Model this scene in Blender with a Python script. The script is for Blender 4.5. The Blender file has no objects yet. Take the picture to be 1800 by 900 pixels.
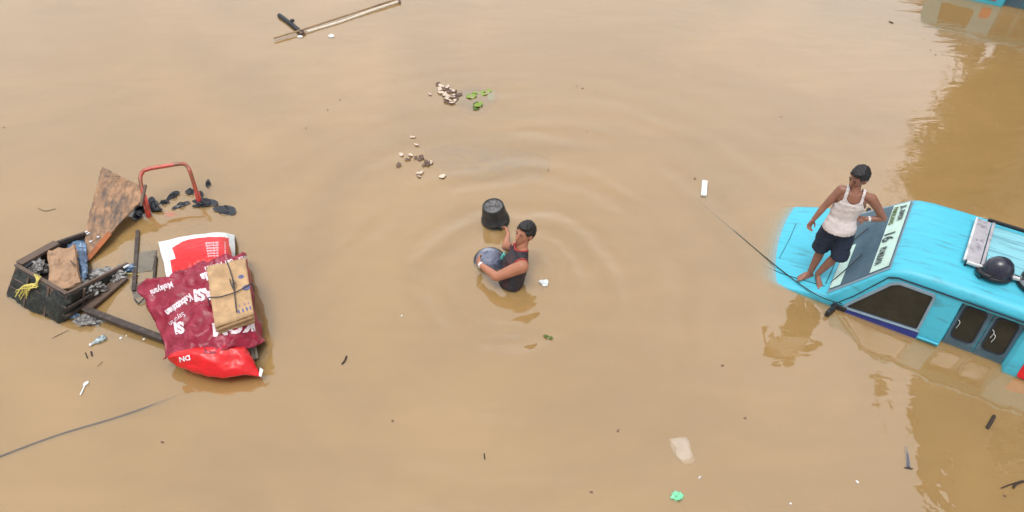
import bpy, bmesh, math, random
from mathutils import Vector, Matrix, noise
from mathutils.bvhtree import BVHTree
from mathutils.geometry import tessellate_polygon
random.seed(7)
S = bpy.context.scene
COL = S.collection
V = Vector
# ------------------------------------------------------------------ camera
H, TILT, F = 6.5, math.radians(45), 1300.0
cd = bpy.data.cameras.new('camera'); cam = bpy.data.objects.new('camera', cd); COL.objects.link(cam)
cam.location = (0, 0, H); cam.rotation_euler = (math.radians(90) - TILT, 0, 0)
cd.sensor_width = 36; cd.lens = 36 * F / 1800; cd.clip_end = 2000; cd.clip_start = .05
S.camera = cam
# ------------------------------------------------------------------ world and sun
w = bpy.data.worlds.new('World'); S.world = w; w.use_nodes = True
nt = w.node_tree; nt.nodes.clear()
sky = nt.nodes.new('ShaderNodeTexSky'); sky.sky_type = 'NISHITA'; sky.sun_disc = False
SUN_EL, SUN_ROT = math.radians(74), math.radians(205)
sky.sun_elevation = SUN_EL; sky.sun_rotation = SUN_ROT; sky.dust_density = 4; sky.air_density = 1.2
hsv = nt.nodes.new('ShaderNodeHueSaturation'); hsv.inputs['Saturation'].default_value = .16
nt.links.new(sky.outputs[0], hsv.inputs['Color'])
tc = nt.nodes.new('ShaderNodeTexCoord'); ns = nt.nodes.new('ShaderNodeTexNoise')
ns.inputs['Scale'].default_value = 1.9; ns.inputs['Detail'].default_value = 5; ns.inputs['Roughness'].default_value = .5
nt.links.new(tc.outputs['Generated'], ns.inputs['Vector'])
mr = nt.nodes.new('ShaderNodeMapRange'); mr.inputs[1].default_value = .3; mr.inputs[2].default_value = .7
mr.inputs[3].default_value = .88; mr.inputs[4].default_value = 1.10
nt.links.new(ns.outputs[0], mr.inputs[0])
mul = nt.nodes.new('ShaderNodeVectorMath'); mul.operation = 'SCALE'
# the cloud cover is thinner, so brighter, on the far side of the street
dt = nt.nodes.new('ShaderNodeVectorMath'); dt.operation = 'DOT_PRODUCT'; dt.inputs[1].default_value = (.36, .74, -.12)
nt.links.new(tc.outputs['Generated'], dt.inputs[0])
ad = nt.nodes.new('ShaderNodeMath'); ad.operation = 'MULTIPLY_ADD'; ad.inputs[1].default_value = 1; ad.inputs[2].default_value = 1.14
nt.links.new(dt.outputs['Value'], ad.inputs[0])
m_ = nt.nodes.new('ShaderNodeMath'); m_.operation = 'MULTIPLY'
nt.links.new(ad.outputs[0], m_.inputs[0]); nt.links.new(mr.outputs[0], m_.inputs[1])
nt.links.new(hsv.outputs[0], mul.inputs[0]); nt.links.new(m_.outputs[0], mul.inputs['Scale'])
bg = nt.nodes.new('ShaderNodeBackground'); bg.inputs['Strength'].default_value = .13
out = nt.nodes.new('ShaderNodeOutputWorld')
nt.links.new(mul.outputs[0], bg.inputs['Color']); nt.links.new(bg.outputs[0], out.inputs[0])
sd = bpy.data.lights.new('sun', 'SUN'); sd.energy = .6; sd.angle = math.radians(22); sd.color = (1, .97, .92)
sun = bpy.data.objects.new('sun', sd); COL.objects.link(sun)
dirv = V((math.sin(SUN_ROT) * math.cos(SUN_EL), math.cos(SUN_ROT) * math.cos(SUN_EL), math.sin(SUN_EL)))
sun.rotation_euler = dirv.to_track_quat('Z', 'Y').to_euler()
S.view_settings.view_transform = 'Standard'; S.view_settings.look = 'None'; S.view_settings.gamma = 1
S.view_settings.exposure = 0.92
S.render.engine = 'CYCLES'
S.cycles.transparent_max_bounces = 32; S.cycles.max_bounces = 4; S.cycles.diffuse_bounces = 2; S.cycles.glossy_bounces = 2; S.cycles.transmission_bounces = 2
S.cycles.use_denoising = True

# ------------------------------------------------------------------ helpers
def at(px, py, z=0.0):
    """point at height z seen at pixel px,py of the 1800x900 photograph"""
    v = -(py - 450) / F
    d = V(((px - 900) / F, math.cos(TILT) + v * math.sin(TILT), -math.sin(TILT) + v * math.cos(TILT)))
    return V((0, 0, H)) + d * ((H - z) / -d.z)

def tag(o, label=None, cat=None, group=None, kind=None):
    if label: o['label'] = label
    if cat: o['category'] = cat
    if group: o['group'] = group
    if kind: o['kind'] = kind
    return o

def mesh_obj(name, verts, faces, m, parent=None, smooth=False, loc=None):
    me = bpy.data.meshes.new(name); me.from_pydata([tuple(v) for v in verts], [], faces); me.update()
    return link(name, me, m, parent, smooth)

def link(name, me, m, parent=None, smooth=False):
    o = bpy.data.objects.new(name, me); COL.objects.link(o)
    ms = m if isinstance(m, (list, tuple)) else [m]
    me.materials.clear()
    for q in ms: me.materials.append(q)
    if smooth:
        for p in me.polygons: p.use_smooth = True
    if parent is not None:
        o.parent = parent
        if not is_local(parent):
            o.matrix_parent_inverse = Matrix.Identity(4)
            o.location = -(parent_origin(parent))
    return o

def is_local(p):
    while p.parent is not None: p = p.parent
    return bool(p.get('local'))

def parent_origin(p):
    v = V((0, 0, 0)); q = p
    while q is not None:
        v += q.location; q = q.parent
    return v

def empty(name, loc, rz=0, local=False):
    o = bpy.data.objects.new(name, None); COL.objects.link(o); o.location = loc; o.rotation_euler = (0, 0, rz)
    o.empty_display_size = .2
    if local: o['local'] = 1
    return o

def bm_obj(name, bm, m, parent=None, smooth=False):
    bmesh.ops.recalc_face_normals(bm, faces=bm.faces[:])
    me = bpy.data.meshes.new(name); bm.to_mesh(me); bm.free()
    return link(name, me, m, parent, smooth)

def add_box(bm, c, size, R=None, bev=0.0):
    r = bmesh.ops.create_cube(bm, size=1)
    vs = r['verts']
    M = Matrix.Translation(V(c)) @ (R.to_4x4() if R is not None else Matrix()) @ Matrix.Diagonal((*size, 1))
    bmesh.ops.transform(bm, matrix=M, verts=vs)
    if bev:
        es = {e for v in vs for e in v.link_edges}
        bmesh.ops.bevel(bm, geom=list(es), offset=bev, segments=2, affect='EDGES', profile=.5)

def beam(bm, a, b, wd, th, up=V((0, 0, 1)), bev=.003, jitter=0):
    a, b = V(a), V(b); x = (b - a); L = x.length; x.normalize()
    y = V(up).cross(x).normalized(); z = x.cross(y)
    R = Matrix((x, y, z)).transposed()
    add_box(bm, (a + b) / 2, (L, wd, th), R, bev)

def tube(bm, pts, r, n=10, cap=True):
    pts = [V(p) for p in pts]
    rs = r if isinstance(r, (list, tuple)) else [r] * len(pts)
    rings = []
    ref = V((0, 0, 1))
    for i, p in enumerate(pts):
        t = (pts[min(i + 1, len(pts) - 1)] - pts[max(i - 1, 0)]).normalized()
        if abs(t.dot(ref)) > .95: ref = V((1, 0, 0))
        a = t.cross(ref).normalized(); b = t.cross(a)
        ref = a.cross(t) if a.cross(t).length else ref
        rings.append([bm.verts.new(p + a * math.cos(k * 2 * math.pi / n) * rs[i] + b * math.sin(k * 2 * math.pi / n) * rs[i]) for k in range(n)])
    for i in range(len(rings) - 1):
        for k in range(n):
            bm.faces.new((rings[i][k], rings[i][(k + 1) % n], rings[i + 1][(k + 1) % n], rings[i + 1][k]))
    if cap:
        bm.faces.new(rings[0][::-1]); bm.faces.new(rings[-1])

def crv(pts, n=8):
    """Catmull-Rom through pts"""
    P = [V(p) for p in pts]; P = [2 * P[0] - P[1]] + P + [2 * P[-1] - P[-2]]
    o = []
    for i in range(1, len(P) - 2):
        for k in range(n):
            t = k / n
            o.append(.5 * ((2 * P[i]) + (P[i + 1] - P[i - 1]) * t + (2 * P[i - 1] - 5 * P[i] + 4 * P[i + 1] - P[i + 2]) * t * t
                           + (-P[i - 1] + 3 * P[i] - 3 * P[i + 1] + P[i + 2]) * t ** 3))
    o.append(P[-2]); return o

def lathe(bm, prof, n=32, M=Matrix()):
    rings = []
    for r, z in prof:
        if r < 1e-5: rings.append([bm.verts.new(M @ V((0, 0, z)))])
        else: rings.append([bm.verts.new(M @ V((r * math.cos(k * 2 * math.pi / n), r * math.sin(k * 2 * math.pi / n), z))) for k in range(n)])
    for a, b in zip(rings, rings[1:]):
        for k in range(n):
            k2 = (k + 1) % n
            if len(a) == 1 and len(b) == 1: continue
            if len(a) == 1: bm.faces.new((a[0], b[k2], b[k]))
            elif len(b) == 1: bm.faces.new((a[k], a[k2], b[0]))
            else: bm.faces.new((a[k], a[k2], b[k2], b[k]))

# ------------------------------------------------------------------ materials
def mat(name, col, rough=.6, metal=0, coat=0, spec=.5, dirt=None, dirt_amt=.5, dscale=6, stretch=(1, 1, 1), bump=0, bscale=40,
        var=.12, vscale=8, alpha=1, trans=0, subs=0, object_space=True, d_lo=.5, d_hi=.7):
    m = bpy.data.materials.new(name); m.use_nodes = True
    t = m.node_tree; b = t.nodes['Principled BSDF']
    b.inputs['Roughness'].default_value = rough; b.inputs['Metallic'].default_value = metal
    b.inputs['Coat Weight'].default_value = coat; b.inputs['Coat Roughness'].default_value = .12
    b.inputs['Specular IOR Level'].default_value = spec
    b.inputs['Alpha'].default_value = alpha
    b.inputs['Transmission Weight'].default_value = trans
    b.inputs['Subsurface Weight'].default_value = subs
    if subs: b.inputs['Subsurface Radius'].default_value = (.02, .008, .005)
    c = t.nodes.new('ShaderNodeTexCoord'); mp = t.nodes.new('ShaderNodeMapping'); mp.inputs['Scale'].default_value = stretch
    t.links.new(c.outputs['Object'], mp.inputs[0])
    n1 = t.nodes.new('ShaderNodeTexNoise'); n1.inputs['Scale'].default_value = vscale; n1.inputs['Detail'].default_value = 6
    t.links.new(mp.outputs[0], n1.inputs['Vector'])
    r1 = t.nodes.new('ShaderNodeMapRange'); r1.inputs[1].default_value = .3; r1.inputs[2].default_value = .7
    r1.inputs[3].default_value = 1 - var; r1.inputs[4].default_value = 1 + var
    t.links.new(n1.outputs[0], r1.inputs[0])
    sc = t.nodes.new('ShaderNodeVectorMath'); sc.operation = 'SCALE'; sc.inputs[0].default_value = col[:3]
    t.links.new(r1.outputs[0], sc.inputs['Scale'])
    last = sc.outputs[0]
    if dirt:
        n2 = t.nodes.new('ShaderNodeTexNoise'); n2.inputs['Scale'].default_value = dscale; n2.inputs['Detail'].default_value = 8
        n2.inputs['Roughness'].default_value = .65
        t.links.new(mp.outputs[0], n2.inputs['Vector'])
        r2 = t.nodes.new('ShaderNodeMapRange'); r2.inputs[1].default_value = d_lo; r2.inputs[2].default_value = d_hi
        r2.inputs[3].default_value = 0; r2.inputs[4].default_value = dirt_amt
        t.links.new(n2.outputs[0], r2.inputs[0])
        mx = t.nodes.new('ShaderNodeMix'); mx.data_type = 'RGBA'
        t.links.new(r2.outputs[0], mx.inputs['Factor']); t.links.new(last, mx.inputs['A']); mx.inputs['B'].default_value = (*dirt, 1)
        last = mx.outputs['Result']
    t.links.new(last, b.inputs['Base Color'])
    if bump:
        n3 = t.nodes.new('ShaderNodeTexNoise'); n3.inputs['Scale'].default_value = bscale; n3.inputs['Detail'].default_value = 5
        t.links.new(mp.outputs[0], n3.inputs['Vector'])
        bp = t.nodes.new('ShaderNodeBump'); bp.inputs['Distance'].default_value = bump; bp.inputs['Strength'].default_value = 1
        t.links.new(n3.outputs[0], bp.inputs['Height']); t.links.new(bp.outputs[0], b.inputs['Normal'])
    return m

def srgb(r, g, b):
    f = lambda c: (c / 255 / 12.92) if c / 255 <= .04045 else ((c / 255 + .055) / 1.055) ** 2.4
    return (f(r), f(g), f(b))

M = {}
M['cyan'] = mat('cyan_paint', (.06, .455, .60), .5, coat=.06, bump=.004, bscale=2.5, dirt=(.06, .24, .30), dirt_amt=.8, dscale=7, stretch=(.35, 3.2, 1), var=.07, d_lo=.55, d_hi=.68)
M['cyan_rack'] = mat('faded_roof_paint', (.22, .52, .60), .45, dirt=(.07, .20, .26), dirt_amt=.8, dscale=6, stretch=(.25, 4, 1), var=.1, d_lo=.5, d_hi=.66)
M['door_grey'] = mat('greyblue_door', (.07, .135, .18), .5, coat=.1, dirt=(.05, .09, .11), dirt_amt=.5)
M['trim'] = mat('window_trim', (.20, .28, .34), .4, var=.1)
M['black'] = mat('black_rubber', (.012, .014, .018), .5, var=.2)
M['gasket'] = mat('window_gasket', (.015, .02, .035), .45)
M['navy'] = mat('deep_blue_paint', (.012, .035, .26), .35, coat=.3, var=.1)
M['glass'] = mat('dark_side_glass', (.032, .030, .022), .12, spec=.35, dirt=(.06, .05, .035), dirt_amt=.5, dscale=3)
M['wglass'] = mat('windscreen_glass', (.055, .105, .15), .1, spec=.5, dirt=(.12, .20, .22), dirt_amt=.6, dscale=2.5, d_lo=.4, d_hi=.75)
M['pale'] = mat('pale_sticker', (.52, .70, .62), .4, dirt=(.35, .6, .62), dirt_amt=.6, dscale=8)
M['ink'] = mat('dark_ink', (.03, .05, .055), .6)
M['alu'] = mat('dull_aluminium', (.42, .40, .43), .4, metal=.2, dirt=(.16, .15, .18), dirt_amt=.8, dscale=12, d_lo=.52, d_hi=.62)
M['white_bar'] = mat('white_bar', (.62, .62, .62), .4, dirt=(.2, .2, .2), dirt_amt=.5)
M['red_lamp'] = mat('red_lens', (.7, .01, .02), .25, coat=.4)
M['helmet'] = mat('black_gloss', (.016, .018, .034), .28, coat=.3, dirt=(.05, .05, .07), dirt_amt=.5, dscale=10)
M['silver'] = mat('scuffed_silver', (.45, .45, .47), .35, metal=.2, dirt=(.03, .03, .035), dirt_amt=1, dscale=9, d_lo=.48, d_hi=.54)
M['skinA'] = mat('brown_skin', (.27, .12, .078), .42, subs=.08, var=.12, vscale=12)
M['skinB'] = mat('tan_skin', (.40, .165, .095), .48, subs=.08, var=.10, vscale=12)
M['hair'] = mat('black_hair', (.012, .010, .011), .55, bump=.004, bscale=90, var=.3)
M['singlet'] = mat('white_cotton', (.62, .56, .55), .85, dirt=(.42, .33, .30), dirt_amt=.4, dscale=5, bump=.002, bscale=30)
M['shorts'] = mat('navy_cotton', (.012, .022, .048), .85, bump=.003, bscale=22, var=.25)
M['shirt'] = mat('dark_wet_shirt', (.020, .017, .022), .6, dirt=(.13, .012, .018), dirt_amt=.7, dscale=5, bump=.003, bscale=25)
M['redtrim'] = mat('red_piping', (.36, .03, .03), .7)
M['bucket'] = mat('black_plastic', (.022, .023, .024), .42, dirt=(.07, .06, .05), dirt_amt=.5, dscale=14)
M['bucket_base'] = mat('scratched_plastic_base', (.13, .125, .125), .5, dirt=(.03, .03, .03), dirt_amt=.8, dscale=22, d_lo=.47, d_hi=.56)
M['basin'] = mat('bluegrey_basin', (.13, .15, .22), .35, coat=.2, dirt=(.03, .03, .06), dirt_amt=.8, dscale=7, d_lo=.5, d_hi=.62)
M['eye'] = mat('eye', (.03, .02, .02), .2)
M['lip'] = mat('lip', (.16, .05, .045), .5)
M['watch'] = mat('metal_watch', (.8, .8, .8), .25, metal=.3)
M['darkwood'] = mat('wet_dark_wood', (.045, .032, .026), .6, dirt=(.16, .12, .10), dirt_amt=.6, dscale=9, stretch=(2, 2, 2), bump=.006, bscale=25)
M['frame_wood'] = mat('weathered_brown_wood', (.12, .078, .056), .65, dirt=(.04, .028, .022), dirt_amt=.7, dscale=8, bump=.004, bscale=30)
M['blacknet'] = mat('black_plastic_net', (.014, .017, .015), .5, dirt=(.07, .075, .06), dirt_amt=.6, dscale=12, bump=.012, bscale=22)
M['ply'] = mat('rotten_plywood', (.31, .175, .095), .7, dirt=(.10, .075, .06), dirt_amt=.95, dscale=6.5, bump=.006, bscale=30, var=.4, vscale=16, d_lo=.44, d_hi=.62, stretch=(1.6, .7, 1))
M['rust'] = mat('rusty_edge', (.36, .11, .035), .8, dirt=(.10, .05, .03), dirt_amt=.7)
M['greyboard'] = mat('grey_board', (.19, .165, .13), .75, dirt=(.07, .06, .05), dirt_amt=.6, dscale=6, bump=.003)
M['card'] = mat('brown_cardboard', (.47, .30, .155), .8, dirt=(.26, .15, .08), dirt_amt=.6, dscale=7, bump=.010, bscale=12, var=.18)
M['foamwood'] = mat('crumpled_pulp', (.36, .22, .13), .8, dirt=(.10, .06, .04), dirt_amt=.75, dscale=7, bump=.008, bscale=14)
M['bluebag'] = mat('blue_plastic', (.10, .17, .28), .3, dirt=(.45, .55, .65), dirt_amt=.9, dscale=16, bump=.012, bscale=25, d_lo=.54, d_hi=.62)
M['whitebag'] = mat('white_plastic_waste', (.30, .29, .28), .4, dirt=(.05, .045, .04), dirt_amt=1, dscale=26, bump=.012, bscale=30, d_lo=.45, d_hi=.58)
M['raffia'] = mat('yellow_raffia', (.62, .52, .12), .5)
M['red_steel'] = mat('red_enamel_steel', (.55, .07, .05), .35, coat=.2, dirt=(.16, .075, .035), dirt_amt=.9, dscale=4, d_lo=.45, d_hi=.58)
M['maroon'] = mat('maroon_banner', (.27, .011, .036), .42, coat=.05, bump=.012, bscale=9, dirt=(.36, .045, .09), dirt_amt=.4, dscale=4, var=.2)
M['red'] = mat('bright_red_plastic', (.66, .008, .012), .38, coat=.1, var=.1, bump=.008, bscale=9, dirt=(.45, .02, .02), dirt_amt=.6)
M['white'] = mat('white_plastic', (.66, .69, .70), .45, bump=.004, bscale=12, dirt=(.62, .70, .72), dirt_amt=.6, dscale=7)
M['letter'] = mat('white_print', (.78, .70, .74), .5, dirt=(.5, .3, .36), dirt_amt=.5, dscale=14)
M['darkpack'] = mat('dark_load_cloth', (.03, .03, .028), .8, bump=.01, bscale=15)
M['string'] = mat('grey_string', (.045, .04, .045), .7)
M['blueink'] = mat('blue_stamp_ink', (.10, .12, .27), .8)
M['pole'] = mat('bamboo', (.30, .20, .11), .5, dirt=(.09, .05, .03), dirt_amt=.9, dscale=3)
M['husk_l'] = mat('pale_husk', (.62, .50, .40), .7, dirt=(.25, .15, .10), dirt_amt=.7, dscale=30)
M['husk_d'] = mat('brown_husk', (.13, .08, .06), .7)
M['leaf'] = mat('green_leaf', (.20, .30, .04), .5, dirt=(.32, .38, .06), dirt_amt=.7, dscale=12)
M['leafd'] = mat('dark_green_leaf', (.07, .12, .015), .5)
M['mint'] = mat('mint_plastic', (.20, .62, .36), .35)
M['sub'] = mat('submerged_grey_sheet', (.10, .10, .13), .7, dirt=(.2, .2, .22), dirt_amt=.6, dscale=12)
M['subblue'] = mat('submerged_teal_sheet', (.10, .42, .38), .7)
M['submat'] = mat('submerged_straw_mat', (.34, .17, .05), .8, dirt=(.1, .08, .04), dirt_amt=.7, dscale=10, stretch=(1, 5, 1))
M['twig'] = mat('dark_twig', (.035, .022, .016), .8)
M['ropeg'] = mat('grey_rope', (.12, .11, .10), .8)
M['roped'] = mat('dark_rope', (.022, .03, .032), .8)
M['blackitem'] = mat('black_wet_sandal', (.018, .020, .026), .28, dirt=(.06, .07, .09), dirt_amt=.5, dscale=18)
M['bottle'] = mat('clear_dirty_plastic', (.42, .50, .52), .2, dirt=(.10, .16, .18), dirt_amt=.9, dscale=25, d_lo=.47, d_hi=.55, spec=.8)
M['concrete'] = mat('grey_render', (.22, .21, .19), .85, dirt=(.10, .10, .09), dirt_amt=.6, dscale=.6)
M['foliage'] = mat('tree_leaf', (.05, .09, .025), .6)
M['bark'] = mat('bark', (.10, .075, .05), .8)
M['roof_tile'] = mat('clay_roof', (.22, .09, .06), .8)
M['asphalt'] = mat('asphalt', (.05, .05, .05), .9)

# ------------------------------------------------------------------ ground and flood water
g = mesh_obj('ground', [(-300, -300, -1.3), (300, -300, -1.3), (300, 300, -1.3), (-300, 300, -1.3)], [(0, 1, 2, 3)], M['asphalt'])
tag(g, kind='structure')

MUD = (.60, .387, .157)
def water_mat(name, top):
    m = bpy.data.materials.new(name); m.use_nodes = True; t = m.node_tree; t.nodes.clear()
    N = t.nodes.new; L = t.links.new
    o = N('ShaderNodeOutputMaterial'); geo = N('ShaderNodeNewGeometry')
    def math_(op, a, b=None, c=None):
        n = N('ShaderNodeMath'); n.operation = op
        for i, q in enumerate((a, b, c)):
            if q is None: continue
            if isinstance(q, (int, float)): n.inputs[i].default_value = q
            else: L(q, n.inputs[i])
        return n.outputs[0]
    def noise_(scale, detail=3, rough=.5, dist=0, vec=None):
        n = N('ShaderNodeTexNoise'); n.inputs['Scale'].default_value = scale; n.inputs['Detail'].default_value = detail
        n.inputs['Roughness'].default_value = rough; n.inputs['Distortion'].default_value = dist
        L(vec if vec is not None else geo.outputs['Position'], n.inputs['Vector']); return n.outputs[0]
    # silt clouds in the water
    plume = noise_(.28, 4, .55, 1.2)
    mr = N('ShaderNodeMapRange'); L(plume, mr.inputs[0]); mr.inputs[1].default_value = .3; mr.inputs[2].default_value = .7
    mr.inputs[3].default_value = .90; mr.inputs[4].default_value = 1.09
    sw = N('ShaderNodeMapping'); sw.inputs['Rotation'].default_value = (0, 0, math.radians(-30)); sw.inputs['Scale'].default_value = (.5, 1.8, 1); L(geo.outputs['Position'], sw.inputs[0])
    m3 = N('ShaderNodeMapRange'); L(noise_(1.1, 6, .65, 1.5, sw.outputs[0]), m3.inputs[0]); m3.inputs[1].default_value = .3; m3.inputs[2].default_value = .7; m3.inputs[3].default_value = .95; m3.inputs[4].default_value = 1.05
    sc = N('ShaderNodeVectorMath'); sc.operation = 'SCALE'; sc.inputs[0].default_value = MUD; L(math_('MULTIPLY', mr.outputs[0], m3.outputs[0]), sc.inputs['Scale'])
    dif = N('ShaderNodeBsdfDiffuse'); L(sc.outputs[0], dif.inputs['Color'])
    if top is None:
        L(dif.outputs[0], o.inputs[0]); return m
    tr = N('ShaderNodeBsdfTransparent')
    mix = N('ShaderNodeMixShader'); mix.inputs[0].default_value = .29
    L(tr.outputs[0], mix.inputs[1]); L(dif.outputs[0], mix.inputs[2])
    if not top:
        L(mix.outputs[0], o.inputs[0]); return m
    # ripples
    warp = N('ShaderNodeVectorMath'); warp.operation = 'MULTIPLY_ADD'
    nz = N('ShaderNodeTexNoise'); nz.inputs['Scale'].default_value = 1.3; nz.inputs['Detail'].default_value = 2; L(geo.outputs['Position'], nz.inputs['Vector'])
    L(nz.outputs['Color'], warp.inputs[0]); warp.inputs[1].default_value = (.42, .42, 0); L(geo.outputs['Position'], warp.inputs[2])
    height = None
    bk_ = N('ShaderNodeMapRange'); L(noise_(.9, 3, .6, .5), bk_.inputs[0]); bk_.inputs[1].default_value = .38; bk_.inputs[2].default_value = .62; bk_.inputs[3].default_value = .12; bk_.inputs[4].default_value = .85
    brk = bk_.outputs[0]
    for (cx, cy, K, amp, sig, ph) in ((.02, 6.07, 2 * math.pi / .35, .0080, 1.3, 0), (.02, 6.0, 2 * math.pi / .56, .0085, 2.4, 1), (.02, 6.07, 2 * math.pi / .13, .0034, .40, 1), (-.16, 6.95, 2 * math.pi / .14, .0007, .28, 0),
                                      (-.35, 6.3, 2 * math.pi / .19, .0008, .55, 2), (3.2, 6.3, 2 * math.pi / .3, .0004, .8, 0)):
        dv = N('ShaderNodeVectorMath'); dv.operation = 'DISTANCE'; L(warp.outputs[0], dv.inputs[0]); dv.inputs[1].default_value = (cx + .21, cy + .21, 0)
        r = dv.outputs['Value']
        wv = math_('SINE', math_('MULTIPLY_ADD', r, K, ph))
        en = math_('POWER', 2.718, math_('MULTIPLY', r, -1 / sig))
        h = math_('MULTIPLY', math_('MULTIPLY', wv, en), math_('MULTIPLY', amp * 2, brk))
        height = h if height is None else math_('ADD', height, h)
    # long low swell and fine chop
    st = N('ShaderNodeMapping'); st.inputs['Rotation'].default_value = (0, 0, math.radians(35)); st.inputs['Scale'].default_value = (.5, 1.6, 1)
    L(geo.outputs['Position'], st.inputs[0])
    height = math_('ADD', height, math_('MULTIPLY', noise_(2.2, 3, .5, .6, st.outputs[0]), .0062))
    patch = N('ShaderNodeMapRange'); L(noise_(.45, 2), patch.inputs[0]); patch.inputs[1].default_value = .42; patch.inputs[2].default_value = .65
    chop = math_('MULTIPLY', noise_(9, 2, .5, .3), .0011)
    height = math_('ADD', height, math_('MULTIPLY', chop, math_('MULTIPLY_ADD', patch.outputs[0], .7, .3)))
    bp = N('ShaderNodeBump'); bp.inputs['Strength'].default_value = 1; bp.inputs['Distance'].default_value = 1; L(height, bp.inputs['Height'])
    gl = N('ShaderNodeBsdfGlossy'); gl.inputs['Roughness'].default_value = .03; L(bp.outputs[0], gl.inputs['Normal']); gl.inputs['Color'].default_value = (1, 1, 1, 1)
    L(bp.outputs[0], dif.inputs['Normal'])
    fr = N('ShaderNodeFresnel'); fr.inputs['IOR'].default_value = 1.93; L(bp.outputs[0], fr.inputs['Normal'])
    m2 = N('ShaderNodeMixShader'); L(fr.outputs[0], m2.inputs[0]); L(mix.outputs[0], m2.inputs[1]); L(gl.outputs[0], m2.inputs[2])
    L(m2.outputs[0], o.inputs[0]); return m

vs, fs = [], []
NL = 12
for i in range(NL):
    z = -.011 * i; b = len(vs)
    vs += [(-300, -300, z), (300, -300, z), (300, 300, z), (-300, 300, z)]; fs.append((b, b + 1, b + 2, b + 3))
wt = mesh_obj('water', vs, fs, [water_mat('water_surface', True), water_mat('silty_water', False), water_mat('deep_mud', None)])
wt.data.polygons[0].material_index = 0
for i in range(1, NL): wt.data.polygons[i].material_index = 1 if i < NL - 1 else 2
tag(wt, kind='structure')

# ------------------------------------------------------------------ street side out of the frame, seen mirrored in the water
XB = 12.6
def block(name, y0, y1, z1, x1, label, floors):
    root = empty(name, (XB, (y0 + y1) / 2, -1.3), local=True)
    o = root.location
    def B(nm, a, b, m, par=root):
        bm = bmesh.new(); c = (V(a) + V(b)) / 2 - o; s = V(b) - V(a)
        add_box(bm, c, s, None, .02); return bm_obj(nm, bm, m, par)
    B('wall', (XB, y0, -1.3), (x1, y1, z1), M['concrete'])
    B('roof', (XB - .12, y0 - .12, z1 + .003), (x1 + .1, y1 + .12, z1 + .2), M['roof_tile'])
    for f in range(floors):
        zz = .6 + f * 3.0
        n = max(1, int((y1 - y0) / 2.4))
        for k in range(n):
            yy = y0 + (k + .5) * (y1 - y0) / n
            wf = B('window', (XB - .06, yy - .55, zz), (XB - .003, yy + .55, zz + 1.3), M['white_bar'])
            p = B('pane', (XB - .075, yy - .47, zz + .08), (XB - .063, yy + .47, zz + 1.22), M['glass']); p.parent = wf
    tag(root, label, 'building'); return root
block('shop_house', 2.5, 14.2, 13.9, 20, 'tall grey rendered shop house beside the flooded street', 4)
block('terrace_house', 14.4, 17.5, 6.6, 19, 'two-storey grey house beside the flooded street', 1)
bm = bmesh.new(); add_box(bm, (XB + .15, 24.5, 1.5), (.3, 12.5, 5.6), None, .02)
bw = bm_obj('boundary_wall', bm, M['concrete']); tag(bw, 'long grey boundary wall beside the flooded street', 'wall')
tr = empty('street_tree', (XB - .5, 16.2, -1.3), local=True); tag(tr, 'leafy street tree growing by the tall grey shop house', 'tree')
bm = bmesh.new(); tube(bm, crv([(0, 0, 0), (.1, 0, 2.5), (-.05, -.1, 5), (.1, 0, 8)]), [.2 - .006 * i for i in range(25)])
for k in range(7):
    a = k * 2.4; zz = 4.5 + k * .6
    tube(bm, crv([(0, 0, zz), (.6 * math.cos(a), .6 * math.sin(a), zz + .6), (1.2 * math.cos(a), 1.2 * math.sin(a), zz + 1.0)], 4), .05, 6)
bm_obj('trunk', bm, M['bark'], tr)
vs, fs = [], []
for k in range(60):
    a = random.random() * 6.3; rr = random.random() ** .5 * 1.1; c = V((rr * math.cos(a) * .6, rr * math.sin(a), 4.6 + random.random() * 4.4))
    for j in range(110):
        p = c + V([random.gauss(0, .26) for _ in range(3)]); q = V([random.gauss(0, 1) for _ in range(3)]).normalized()
        r = q.cross(V((random.random(), .3, .5))).normalized() * .05; q = q * .11; b = len(vs)
        vs += [p - q, p + r, p + q, p - r]; fs.append((b, b + 1, b + 2, b + 3))
mesh_obj('crown', vs, fs, M['foliage'], tr)

# ------------------------------------------------------------------ the van
def clamp(x, a=0, b=1): return max(a, min(b, x))
def interp(tab, x):
    if x <= tab[0][0]: return tab[0][1]
    for (x0, y0), (x1, y1) in zip(tab, tab[1:]):
        if x <= x1: return y0 + (y1 - y0) * (x - x0) / (x1 - x0)
    return tab[-1][1]
TC = .65
TOP = [(-.88, -.36), (-.84, -.20), (-.76, -.145), (-.64, -.105), (-.52, -.072), (-.40, -.040), (-.28, -.010), (-.15, .018), (.0, .045), (.2, .09), (.33, .115), (.36, .13), (.60, .40), (.83, .665), (.90, .705), (1.05, .735),
       (1.4, .75), (3.2, .75), (3.42, .72), (3.5, .6), (3.56, .2), (3.58, -.6)]
PLAN = [(-.88, .50), (-.84, .64), (-.76, .75), (-.64, .84), (-.52, .905), (-.40, .95), (-.25, .985), (0, 1.0), (.3, 1.0), (3.3, 1), (3.5, .97), (3.58, .94)]
def hw(s, z):
    b = interp([(-1, .76), (-.1, .80), (.05, .80), (.15, .78), (.60, .675), (.70, .645), (.8, .61)], z)
    rec = .12 * clamp((s - 1.605) / .012) * clamp((2.262 - s) / .02)
    if z < .60: b -= rec * clamp((.61 - z) / .02)
    return b * interp(PLAN, s)
def roll(y, z, s=1): return z + .055 * clamp((s + .75) / .7, .6, 1) * (y - TC + .64)
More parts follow.
